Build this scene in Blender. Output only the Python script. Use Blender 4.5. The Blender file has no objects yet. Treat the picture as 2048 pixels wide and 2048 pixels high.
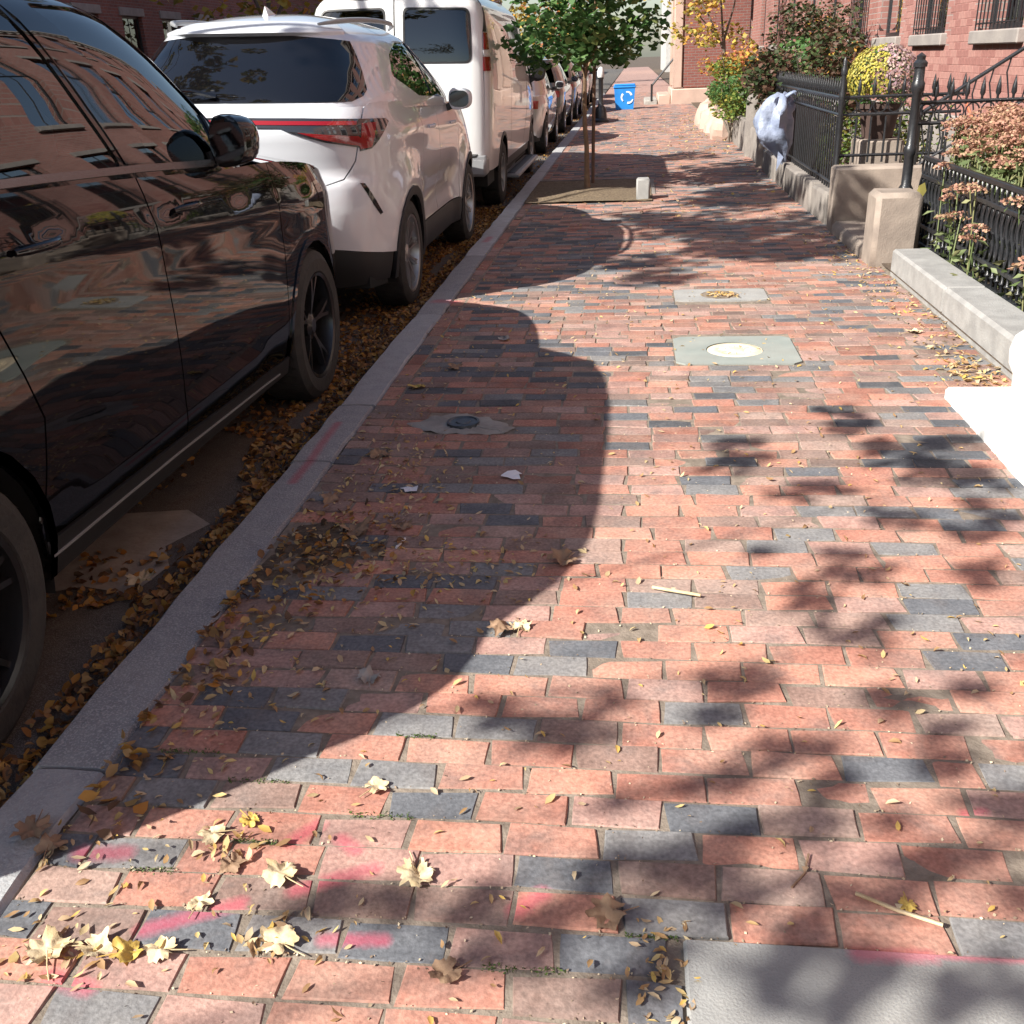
import bpy, bmesh, math, random
import numpy as np
from mathutils import Vector, Matrix, noise as mnoise
from mathutils.geometry import delaunay_2d_cdt

random.seed(7); rng = np.random.default_rng(7)
scene = bpy.context.scene
C = bpy.context.collection
PI = math.pi

# ------------------------------------------------------------------ camera, sky, sun, exposure
CAM_H = 1.46
PITCH, YAW, ROLL = math.radians(24.54), math.radians(7.445), math.radians(2.45)
cam_d = bpy.data.cameras.new('camera'); cam = bpy.data.objects.new('camera', cam_d); C.objects.link(cam)
fw = Vector((-math.sin(YAW)*math.cos(PITCH), math.cos(YAW)*math.cos(PITCH), -math.sin(PITCH)))
r0 = Vector((math.cos(YAW), math.sin(YAW), 0)); u0 = r0.cross(fw)
rr_ = r0*math.cos(ROLL) - u0*math.sin(ROLL); uu_ = r0*math.sin(ROLL) + u0*math.cos(ROLL)
mw = Matrix((rr_, uu_, -fw)).transposed().to_4x4(); mw.translation = Vector((0, 0, CAM_H))
cam.matrix_world = mw
cam_d.sensor_width = 36; cam_d.lens = 36*0.9658; cam_d.clip_start = 0.05; cam_d.clip_end = 2000
scene.camera = cam

SUN = Vector((1.03, 0.77, -1.0)).normalized()          # the way the light travels
elev = math.asin(-SUN.z)
azim = math.atan2(-SUN.x, -SUN.y)                       # clockwise from +Y, towards the sun
world = bpy.data.worlds.new('World'); scene.world = world; world.use_nodes = True
wn = world.node_tree; bg = wn.nodes['Background']
sky = wn.nodes.new('ShaderNodeTexSky'); sky.sky_type = 'NISHITA'; sky.sun_disc = False
sky.sun_elevation = elev; sky.sun_rotation = azim; sky.air_density = 1.0; sky.dust_density = 1.2; sky.ozone_density = 1.0
wn.links.new(sky.outputs[0], bg.inputs[0]); bg.inputs[1].default_value = 0.072
sun_d = bpy.data.lights.new('sun', 'SUN'); sun_d.energy = 5.0; sun_d.angle = math.radians(0.53); sun_d.color = (1.0, 0.95, 0.875)
sun = bpy.data.objects.new('sun', sun_d); C.objects.link(sun)
sun.rotation_euler = SUN.to_track_quat('-Z', 'Y').to_euler(); sun.location = (-20, -15, 25)
vs = scene.view_settings; vs.view_transform = 'Standard'; vs.look = 'None'; vs.gamma = 1.0; vs.use_curve_mapping = False
vs.exposure = 1.08
scene.render.engine = 'CYCLES'
scene.cycles.max_bounces = 8; scene.cycles.transparent_max_bounces = 12
scene.cycles.use_denoising = True
try: scene.cycles.caustics_reflective = False; scene.cycles.caustics_refractive = False
except Exception: pass

# ------------------------------------------------------------------ materials
def _nt(name):
    m = bpy.data.materials.new(name); m.use_nodes = True
    return m, m.node_tree, m.node_tree.nodes['Principled BSDF']
def setin(n, k, v):
    if k in n.inputs: n.inputs[k].default_value = v
def col4(c): return (c[0], c[1], c[2], 1)
def mat(name, col, rough=0.6, metal=0.0, col2=None, nscale=8.0, detail=5, bump=0.0, bscale=40.0, coat=0.0, spec=0.5, lo=0.35, hi=0.65, bdist=0.01, trans=0.0):
    m, nt, b = _nt(name)
    setin(b, 'Base Color', col4(col)); setin(b, 'Roughness', rough); setin(b, 'Metallic', metal)
    setin(b, 'Specular IOR Level', spec); setin(b, 'Coat Weight', coat); setin(b, 'Coat Roughness', 0.02)
    tc = nt.nodes.new('ShaderNodeTexCoord')
    if col2 is not None:
        n = nt.nodes.new('ShaderNodeTexNoise'); n.inputs['Scale'].default_value = nscale; n.inputs['Detail'].default_value = detail
        nt.links.new(tc.outputs['Object'], n.inputs['Vector'])
        r = nt.nodes.new('ShaderNodeValToRGB'); r.color_ramp.elements[0].position = lo; r.color_ramp.elements[1].position = hi
        r.color_ramp.elements[0].color = col4(col); r.color_ramp.elements[1].color = col4(col2)
        nt.links.new(n.outputs[0], r.inputs[0]); nt.links.new(r.outputs[0], b.inputs['Base Color'])
    if bump > 0:
        n2 = nt.nodes.new('ShaderNodeTexNoise'); n2.inputs['Scale'].default_value = bscale; n2.inputs['Detail'].default_value = 6
        nt.links.new(tc.outputs['Object'], n2.inputs['Vector'])
        bp = nt.nodes.new('ShaderNodeBump'); bp.inputs['Strength'].default_value = bump; bp.inputs['Distance'].default_value = bdist
        nt.links.new(n2.outputs[0], bp.inputs['Height']); nt.links.new(bp.outputs[0], b.inputs['Normal'])
    return m
def leafmat(name, cols, rough=0.55, trans=0.25):
    """leaf colours picked leaf by leaf (random per island), some light through the blade"""
    m, nt, b = _nt(name)
    g = nt.nodes.new('ShaderNodeNewGeometry'); r = nt.nodes.new('ShaderNodeValToRGB'); r.color_ramp.interpolation = 'CONSTANT'
    el = r.color_ramp.elements
    while len(el) > 1: el.remove(el[-1])
    el[0].position = 0; el[0].color = col4(cols[0])
    for i, c in enumerate(cols[1:], 1):
        e = el.new(i/len(cols)); e.color = col4(c)
    nt.links.new(g.outputs['Random Per Island'], r.inputs[0]); nt.links.new(r.outputs[0], b.inputs['Base Color'])
    setin(b, 'Roughness', rough); setin(b, 'Specular IOR Level', 0.3)
    if trans > 0:
        t = nt.nodes.new('ShaderNodeBsdfTranslucent'); nt.links.new(r.outputs[0], t.inputs[0])
        mx = nt.nodes.new('ShaderNodeMixShader'); mx.inputs[0].default_value = trans
        out = nt.nodes['Material Output']
        nt.links.new(b.outputs[0], mx.inputs[1]); nt.links.new(t.outputs[0], mx.inputs[2]); nt.links.new(mx.outputs[0], out.inputs[0])
    return m

# spray-paint strokes left on brick, slab and kerb (survey marks): segments in metres on the pavement
STROKES = [((-1.12,1.455),(-1.03,1.465),.03),((-0.90,1.275),(-0.74,1.35),.026),((-0.64,1.39),(-0.50,1.455),.026),((-0.69,1.52),(-0.65,1.57),.026),((-0.59,1.535),(-0.55,1.505),.024),
           ((-0.55,1.277),(-0.44,1.284),.022),((-0.20,1.37),(-0.16,1.41),.03),((0.41,1.312),(0.53,1.318),.026),((0.53,1.318),(0.72,1.32),.013),
           ((-1.31,4.10),(-1.30,3.42),.028),((-1.30,6.55),(-1.20,6.55),.07),((-1.30,8.9),(-1.29,9.15),.045),((0.70,1.70),(0.74,1.71),.018),((-1.02,1.16),(-0.94,1.14),.026)]
def make_paint_group():
    g = bpy.data.node_groups.new('spray_paint', 'ShaderNodeTree')
    g.interface.new_socket('Mask', in_out='OUTPUT', socket_type='NodeSocketFloat')
    N = g.nodes; L = g.links
    out = N.new('NodeGroupOutput'); geo = N.new('ShaderNodeNewGeometry')
    flat = N.new('ShaderNodeVectorMath'); flat.operation = 'MULTIPLY'; flat.inputs[1].default_value = (1,1,0); L.new(geo.outputs['Position'], flat.inputs[0])
    nz = N.new('ShaderNodeTexNoise'); nz.inputs['Scale'].default_value = 60; nz.inputs['Detail'].default_value = 8; nz.inputs['Roughness'].default_value = .75; L.new(flat.outputs[0], nz.inputs['Vector'])
    last = None
    for a, b, w in STROKES:
        ab = Vector((b[0]-a[0], b[1]-a[1], 0))
        s = N.new('ShaderNodeVectorMath'); s.operation = 'SUBTRACT'; L.new(flat.outputs[0], s.inputs[0]); s.inputs[1].default_value = (a[0], a[1], 0)
        d = N.new('ShaderNodeVectorMath'); d.operation = 'DOT_PRODUCT'; L.new(s.outputs[0], d.inputs[0]); d.inputs[1].default_value = ab/ab.length_squared
        c = N.new('ShaderNodeClamp'); L.new(d.outputs['Value'], c.inputs[0])
        k = N.new('ShaderNodeVectorMath'); k.operation = 'SCALE'; k.inputs[0].default_value = ab; L.new(c.outputs[0], k.inputs['Scale'])
        ds = N.new('ShaderNodeVectorMath'); ds.operation = 'DISTANCE'; L.new(s.outputs[0], ds.inputs[0]); L.new(k.outputs[0], ds.inputs[1])
        dv = N.new('ShaderNodeMath'); dv.operation = 'DIVIDE'; L.new(ds.outputs['Value'], dv.inputs[0]); dv.inputs[1].default_value = w
        if last is None: last = dv
        else:
            mn = N.new('ShaderNodeMath'); mn.operation = 'MINIMUM'; L.new(last.outputs[0], mn.inputs[0]); L.new(dv.outputs[0], mn.inputs[1]); last = mn
    ad = N.new('ShaderNodeMath'); ad.operation = 'ADD'; L.new(last.outputs[0], ad.inputs[0]); L.new(nz.outputs[0], ad.inputs[1])
    mr = N.new('ShaderNodeMapRange'); L.new(ad.outputs[0], mr.inputs[0]); mr.inputs[1].default_value = 0.75; mr.inputs[2].default_value = 1.55; mr.inputs[3].default_value = 0.42; mr.inputs[4].default_value = 0.0
    L.new(mr.outputs[0], out.inputs[0]); return g
PAINT = make_paint_group()
def paved(name, c1, c2, dust, rough=0.85, paint=True, nscale=9, paintcol=(.62,.06,.13), bump=.35, bscale=160, speck=None, flash=None, dustlo=.43, dusthi=.74):
    """brick, concrete or granite laid in the pavement: own colour, soiling and speckle in world space, paint on top"""
    m, nt, b = _nt(name); N = nt.nodes; L = nt.links
    flash = name.startswith('brick') if flash is None else flash
    geo = N.new('ShaderNodeNewGeometry')
    n1 = N.new('ShaderNodeTexNoise'); n1.inputs['Scale'].default_value = nscale; n1.inputs['Detail'].default_value = 6; L.new(geo.outputs['Position'], n1.inputs['Vector'])
    r1 = N.new('ShaderNodeValToRGB'); r1.color_ramp.elements[0].position = .34; r1.color_ramp.elements[1].position = .66
    r1.color_ramp.elements[0].color = col4(c1); r1.color_ramp.elements[1].color = col4(c2); L.new(n1.outputs[0], r1.inputs[0])
    # tone of each piece of its own
    ri = N.new('ShaderNodeMapRange'); L.new(geo.outputs['Random Per Island'], ri.inputs[0]); ri.inputs[3].default_value = .72; ri.inputs[4].default_value = 1.28
    hv = N.new('ShaderNodeHueSaturation'); L.new(ri.outputs[0], hv.inputs['Value']); L.new(r1.outputs[0], hv.inputs['Color'])
    n2 = N.new('ShaderNodeTexNoise'); n2.inputs['Scale'].default_value = 3.1; n2.inputs['Detail'].default_value = 8; n2.inputs['Roughness'].default_value = .7; L.new(geo.outputs['Position'], n2.inputs['Vector'])
    mr = N.new('ShaderNodeMapRange'); L.new(n2.outputs[0], mr.inputs[0]); mr.inputs[1].default_value = dustlo; mr.inputs[2].default_value = dusthi; mr.inputs[4].default_value = .6
    mx = N.new('ShaderNodeMix'); mx.data_type = 'RGBA'; L.new(mr.outputs[0], mx.inputs[0]); L.new(hv.outputs[0], mx.inputs[6]); mx.inputs[7].default_value = col4(dust)
    cur = mx.outputs[2]
    if flash:
        # kiln-flashed and soiled patches, pits and pale grains
        n5 = N.new('ShaderNodeTexNoise'); n5.inputs['Scale'].default_value = 6.5; n5.inputs['Detail'].default_value = 7; n5.inputs['Roughness'].default_value = .62; n5.inputs['Distortion'].default_value = .6; L.new(geo.outputs['Position'], n5.inputs['Vector'])
        f5 = N.new('ShaderNodeMapRange'); L.new(n5.outputs[0], f5.inputs[0]); f5.inputs[1].default_value = .50; f5.inputs[2].default_value = .72; f5.inputs[4].default_value = .62
        m5 = N.new('ShaderNodeMix'); m5.data_type = 'RGBA'; L.new(f5.outputs[0], m5.inputs[0]); L.new(cur, m5.inputs[6]); m5.inputs[7].default_value = (.145,.125,.118,1); cur = m5.outputs[2]
        n6 = N.new('ShaderNodeTexNoise'); n6.inputs['Scale'].default_value = 95; n6.inputs['Detail'].default_value = 4; L.new(geo.outputs['Position'], n6.inputs['Vector'])
        f6 = N.new('ShaderNodeMapRange'); L.new(n6.outputs[0], f6.inputs[0]); f6.inputs[1].default_value = .3; f6.inputs[2].default_value = .7; f6.inputs[3].default_value = .74; f6.inputs[4].default_value = 1.24
        h6 = N.new('ShaderNodeHueSaturation'); L.new(f6.outputs[0], h6.inputs['Value']); L.new(cur, h6.inputs['Color']); cur = h6.outputs[0]
    if speck:
        v = N.new('ShaderNodeTexNoise'); v.inputs['Scale'].default_value = speck[0]; v.inputs['Detail'].default_value = 2; L.new(geo.outputs['Position'], v.inputs['Vector'])
        sr = N.new('ShaderNodeMapRange'); L.new(v.outputs[0], sr.inputs[0]); sr.inputs[1].default_value = .5; sr.inputs[2].default_value = .62
        ms = N.new('ShaderNodeMix'); ms.data_type = 'RGBA'; L.new(sr.outputs[0], ms.inputs[0]); L.new(cur, ms.inputs[6]); ms.inputs[7].default_value = col4(speck[1]); cur = ms.outputs[2]
    if paint:
        pg = N.new('ShaderNodeGroup'); pg.node_tree = PAINT
        mp = N.new('ShaderNodeMix'); mp.data_type = 'RGBA'; L.new(pg.outputs[0], mp.inputs[0]); L.new(cur, mp.inputs[6]); mp.inputs[7].default_value = col4(paintcol); cur = mp.outputs[2]
    L.new(cur, b.inputs['Base Color']); setin(b, 'Roughness', rough); setin(b, 'Specular IOR Level', .3)
    n3 = N.new('ShaderNodeTexNoise'); n3.inputs['Scale'].default_value = bscale; n3.inputs['Detail'].default_value = 5; L.new(geo.outputs['Position'], n3.inputs['Vector'])
    bp = N.new('ShaderNodeBump'); bp.inputs['Strength'].default_value = bump; bp.inputs['Distance'].default_value = .004; L.new(n3.outputs[0], bp.inputs['Height']); L.new(bp.outputs[0], b.inputs['Normal'])
    return m
def brickwall(name, c1, c2, mortar, scale=1.0):
    """house brickwork: courses 7.5 cm, stretchers 21 cm, laid on the wall plane (y, z)"""
    m, nt, b = _nt(name); N = nt.nodes; L = nt.links
    geo = N.new('ShaderNodeNewGeometry'); sp = N.new('ShaderNodeSeparateXYZ'); L.new(geo.outputs['Position'], sp.inputs[0])
    ad = N.new('ShaderNodeMath'); L.new(sp.outputs[0], ad.inputs[0]); L.new(sp.outputs[1], ad.inputs[1])
    cb = N.new('ShaderNodeCombineXYZ'); L.new(ad.outputs[0], cb.inputs[0]); L.new(sp.outputs[2], cb.inputs[1])
    br = N.new('ShaderNodeTexBrick'); L.new(cb.outputs[0], br.inputs[0]); br.inputs['Scale'].default_value = 1.0
    br.inputs['Color1'].default_value = col4(c1); br.inputs['Color2'].default_value = col4(c2); br.inputs['Mortar'].default_value = col4(mortar)
    br.inputs['Mortar Size'].default_value = .006; br.inputs['Brick Width'].default_value = .215; br.inputs['Row Height'].default_value = .075; br.inputs['Bias'].default_value = 0
    n = N.new('ShaderNodeTexNoise'); n.inputs['Scale'].default_value = 1.3; n.inputs['Detail'].default_value = 6; L.new(geo.outputs['Position'], n.inputs['Vector'])
    mr = N.new('ShaderNodeMapRange'); L.new(n.outputs[0], mr.inputs[0]); mr.inputs[3].default_value = .75; mr.inputs[4].default_value = 1.25
    hv = N.new('ShaderNodeHueSaturation'); L.new(mr.outputs[0], hv.inputs['Value']); L.new(br.outputs[0], hv.inputs['Color']); L.new(hv.outputs[0], b.inputs['Base Color'])
    bp = N.new('ShaderNodeBump'); bp.inputs['Strength'].default_value = .5; bp.inputs['Distance'].default_value = .008; bp.invert = True; L.new(br.outputs['Fac'], bp.inputs['Height']); L.new(bp.outputs[0], b.inputs['Normal'])
    setin(b, 'Roughness', .85); return m
def glassmat(name, tint=(.02,.03,.035), see=0.35, rough=0.0):
    """window glass: mirror reflection by Fresnel over a tinted see-through pane"""
    m, nt, b = _nt(name); N = nt.nodes; L = nt.links
    tr = N.new('ShaderNodeBsdfTransparent'); tr.inputs[0].default_value = col4(tuple(see*(0.6+0.4*c/max(tint)) for c in tint))
    gl = N.new('ShaderNodeBsdfGlossy'); gl.inputs['Roughness'].default_value = rough; gl.inputs[0].default_value = (1,1,1,1)
    fr = N.new('ShaderNodeFresnel'); fr.inputs[0].default_value = 1.9
    mx = N.new('ShaderNodeMixShader'); L.new(fr.outputs[0], mx.inputs[0]); L.new(tr.outputs[0], mx.inputs[1]); L.new(gl.outputs[0], mx.inputs[2])
    L.new(mx.outputs[0], N['Material Output'].inputs[0]); return m

M = {}
M['brick_red'] = paved('brick_red', (.37,.175,.128), (.28,.125,.092), (.36,.295,.24))
M['brick_orange'] = paved('brick_orange', (.43,.21,.15), (.34,.16,.115), (.38,.31,.255))
M['brick_rose'] = paved('brick_rose', (.37,.225,.185), (.27,.16,.135), (.36,.30,.265))
M['brick_brown'] = paved('brick_brown', (.25,.165,.135), (.17,.11,.09), (.30,.255,.225))
M['brick_tan'] = paved('brick_tan', (.33,.225,.185), (.25,.17,.14), (.33,.28,.245))
M['brick_charcoal'] = paved('brick_charcoal', (.125,.13,.14), (.085,.09,.10), (.24,.225,.215), dustlo=.58)
M['brick_slate'] = paved('brick_slate', (.19,.187,.183), (.14,.14,.143), (.27,.25,.235))
BRICKS = ['brick_red','brick_orange','brick_rose','brick_brown','brick_tan','brick_charcoal','brick_slate']
BRICKW = [.24,.14,.19,.12,.08,.12,.11]
M['bedding'] = paved('bedding', (.17,.14,.11), (.27,.225,.18), (.11,.09,.072), paint=False, nscale=30, bump=.8, bscale=120)
M['soil'] = mat('soil', (.06,.042,.03), .95, col2=(.13,.095,.065), nscale=30, bump=.8, bscale=70)
M['mulch'] = mat('mulch', (.085,.06,.04), .95, col2=(.20,.15,.09), nscale=40, bump=.9, bscale=90)
M['asphalt'] = paved('asphalt', (.065,.06,.055), (.10,.09,.08), (.10,.075,.05), paint=False, nscale=20, bump=.8, bscale=260, speck=(240,(.17,.16,.15)))
M['granite'] = paved('granite', (.40,.41,.415), (.30,.31,.32), (.33,.315,.29), rough=.85, nscale=14, bump=1.0, bscale=85, speck=(190,(.40,.40,.40)), paintcol=(.50,.015,.05))
M['concrete'] = paved('concrete', (.32,.32,.305), (.24,.243,.236), (.28,.26,.235), rough=.9, nscale=7, bump=.5, bscale=180, speck=(300,(.26,.26,.255)), paintcol=(.75,.09,.16))
M['concrete_green'] = paved('concrete_green', (.25,.275,.255), (.20,.225,.21), (.30,.29,.26), rough=.9, paint=False, nscale=6, bump=.4, bscale=150)
M['concrete_pale'] = paved('concrete_pale', (.34,.325,.295), (.24,.23,.21), (.20,.17,.135), rough=.9, paint=False, nscale=10, bump=.9, bscale=60)
M['cover_cream'] = mat('cover_cream', (.78,.68,.50), .6, col2=(.66,.56,.40), nscale=30, bump=.2, bscale=90)
M['cover_blue'] = mat('cover_blue', (.05,.06,.075), .45, .7, col2=(.10,.11,.12), nscale=40)
M['coping'] = mat('coping', (.33,.325,.31), .85, col2=(.25,.245,.235), nscale=9, bump=.35, bscale=110)
M['brownstone'] = mat('brownstone', (.31,.255,.21), .85, col2=(.22,.18,.15), nscale=7, bump=.3, bscale=90)
M['darkstone'] = mat('darkstone', (.17,.15,.135), .85, col2=(.24,.215,.19), nscale=6, bump=.5, bscale=60)
M['white_paint'] = mat('white_paint', (.72,.72,.70), .6, col2=(.60,.60,.58), nscale=7, bump=.3, bscale=40)
M['iron'] = mat('iron', (.014,.015,.017), .32, .0, col2=(.022,.023,.026), nscale=30, bump=.15, bscale=160, spec=.6)
M['bark'] = mat('bark', (.26,.165,.095), .9, col2=(.19,.12,.075), nscale=18, bump=.5, bscale=50)
M['bark_grey'] = mat('bark_grey', (.12,.10,.08), .9, col2=(.18,.15,.12), nscale=14, bump=.8, bscale=30)
M['wood_stake'] = mat('wood_stake', (.22,.13,.085), .85, col2=(.16,.095,.065), nscale=16, bump=.3)
M['house_brick'] = brickwall('house_brick', (.29,.125,.10), (.23,.095,.078), (.27,.225,.20))
M['house_brick_salmon'] = brickwall('house_brick_salmon', (.34,.165,.14), (.28,.13,.11), (.31,.26,.235))
M['house_brick_dark'] = brickwall('house_brick_dark', (.23,.08,.06), (.17,.06,.05), (.20,.17,.15))
M['sandstone'] = mat('sandstone', (.30,.27,.245), .85, col2=(.24,.215,.20), nscale=5, bump=.25, bscale=60)
M['limestone'] = mat('limestone', (.50,.49,.46), .8, col2=(.42,.41,.39), nscale=5, bump=.2)
M['pinkstone'] = mat('pinkstone', (.50,.36,.29), .8, col2=(.43,.31,.25), nscale=4, bump=.2)
M['frame_black'] = mat('frame_black', (.018,.018,.02), .4)
M['frame_white'] = mat('frame_white', (.62,.62,.60), .5)
M['shade_blind'] = mat('shade_blind', (.62,.61,.57), .9, col2=(.54,.53,.49), nscale=3)
M['room_dark'] = mat('room_dark', (.012,.012,.014), .9)
M['pane'] = glassmat('pane', (.7,.75,.75), .75)
# cars
M['paint_black'] = mat('paint_black', (.004,.004,.005), .025, 0, spec=.55)
M['paint_white'] = mat('paint_white', (.68,.71,.75), .28, 0, coat=1.0)
M['paint_van'] = mat('paint_van', (.74,.74,.73), .32, 0, coat=.8)
M['trim_black'] = mat('trim_black', (.012,.012,.013), .5, bump=.1, bscale=300)
M['gloss_black'] = mat('gloss_black', (.004,.004,.005), .03, spec=1.0)
M['rubber'] = mat('rubber', (.016,.015,.015), .8, col2=(.03,.027,.025), nscale=20, bump=.3, bscale=80)
M['underbody'] = mat('underbody', (.008,.008,.008), .9)
M['rim_black'] = mat('rim_black', (.07,.07,.072), .22, .8)
M['rim_silver'] = mat('rim_silver', (.42,.40,.39), .3, .85)
M['chrome'] = mat('chrome', (.62,.62,.64), .12, 1.0)
M['bumper_grey'] = mat('bumper_grey', (.30,.31,.32), .45, .3)
M['tint_suv'] = glassmat('tint_suv', (.5,.62,.64), .32)
M['tint_dark'] = glassmat('tint_dark', (.5,.6,.75), .22)
M['tint_van'] = glassmat('tint_van', (.6,.72,.78), .4)
M['belt_satin'] = mat('belt_satin', (.20,.20,.215), .22, .9)
M['lamp_red'] = mat('lamp_red', (.27,.006,.010), .15, coat=1.0)
M['lamp_deep'] = mat('lamp_deep', (.10,.012,.016), .12, coat=1.0)
M['lamp_smoke'] = mat('lamp_smoke', (.03,.03,.034), .08, coat=1.0)
M['lamp_clear'] = mat('lamp_clear', (.75,.72,.70), .12, coat=1.0)
M['seat'] = mat('seat', (.05,.055,.06), .7)
M['seat_pale'] = mat('seat_pale', (.20,.24,.25), .7)
M['mirror_glass'] = mat('mirror_glass', (.10,.11,.13), .03, 1.0)
# plants and litter
M['litter'] = leafmat('litter', [(.62,.42,.12),(.55,.38,.18),(.50,.36,.22),(.66,.50,.22),(.42,.26,.12),(.58,.46,.26),(.36,.22,.11),(.60,.47,.30)])
M['gutter_leaf'] = leafmat('gutter_leaf', [(.42,.20,.045),(.34,.16,.05),(.24,.12,.05),(.50,.28,.07),(.16,.085,.045),(.38,.22,.09),(.11,.065,.04),(.46,.30,.12)])
M['grit'] = leafmat('grit', [(.50,.40,.28),(.40,.31,.21),(.28,.21,.15),(.58,.48,.34),(.20,.15,.11)], rough=.9, trans=0)
M['moss'] = leafmat('moss', [(.06,.10,.02),(.09,.14,.03),(.05,.08,.02)], trans=.1)
M['maple_dry'] = mat('maple_dry', (.66,.55,.36), .75, col2=(.50,.38,.21), nscale=22, bump=.3, bscale=70)
M['maple_brown'] = mat('maple_brown', (.30,.19,.115), .75, col2=(.21,.13,.08), nscale=22, bump=.3, bscale=70)
M['maple_yellow'] = mat('maple_yellow', (.58,.41,.09), .6, col2=(.48,.31,.08), nscale=16, bump=.2, bscale=70)
M['maple_grey'] = mat('maple_grey', (.34,.32,.29), .8, col2=(.25,.23,.21), nscale=18, bump=.3)
M['leaf_green'] = leafmat('leaf_green', [(.08,.18,.05),(.10,.21,.06),(.06,.14,.04),(.14,.25,.08),(.09,.17,.06),(.22,.27,.09)], trans=.42)
M['leaf_tree'] = leafmat('leaf_tree', [(.16,.15,.04),(.10,.12,.03),(.22,.17,.05),(.28,.20,.05)])
M['leaf_rose'] = leafmat('leaf_rose', [(.05,.065,.025),(.07,.055,.03),(.09,.05,.03),(.035,.055,.02),(.06,.085,.03),(.12,.06,.04)])
M['leaf_lime'] = leafmat('leaf_lime', [(.13,.19,.035),(.09,.15,.03),(.18,.22,.04),(.25,.22,.045),(.07,.12,.03)])
M['leaf_orange'] = leafmat('leaf_orange', [(.50,.20,.06),(.55,.30,.06),(.45,.14,.07),(.50,.36,.06),(.30,.24,.05)])
M['leaf_gold'] = leafmat('leaf_gold', [(.42,.30,.045),(.30,.24,.05),(.50,.26,.05),(.20,.19,.045),(.50,.38,.08)])
M['sedum_head'] = leafmat('sedum_head', [(.46,.25,.175),(.50,.29,.20),(.40,.21,.16),(.50,.33,.21),(.40,.27,.16),(.33,.17,.13)])
M['sedum_leaf'] = leafmat('sedum_leaf', [(.14,.18,.07),(.20,.24,.11),(.10,.14,.05),(.26,.26,.12)])
M['mum_yellow'] = leafmat('mum_yellow', [(.50,.43,.06),(.42,.36,.06),(.55,.48,.14),(.33,.29,.06),(.26,.25,.06)])
M['mum_pink'] = leafmat('mum_pink', [(.50,.34,.36),(.42,.28,.32),(.56,.44,.36),(.36,.24,.22)])
M['bag'] = mat('bag', (.28,.32,.42), .5, col2=(.20,.24,.34), nscale=5, trans=.2, bump=.6, bscale=14, bdist=.03)
M['bin_blue'] = mat('bin_blue', (.02,.24,.66), .5, col2=(.02,.20,.58), nscale=4)
M['bin_mark'] = mat('bin_mark', (.75,.80,.86), .6)
M['pot'] = mat('pot', (.06,.035,.028), .8)
M['paper'] = mat('paper', (.72,.73,.76), .8)
M['mesh_red'] = mat('mesh_red', (.48,.13,.06), .6)

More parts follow.
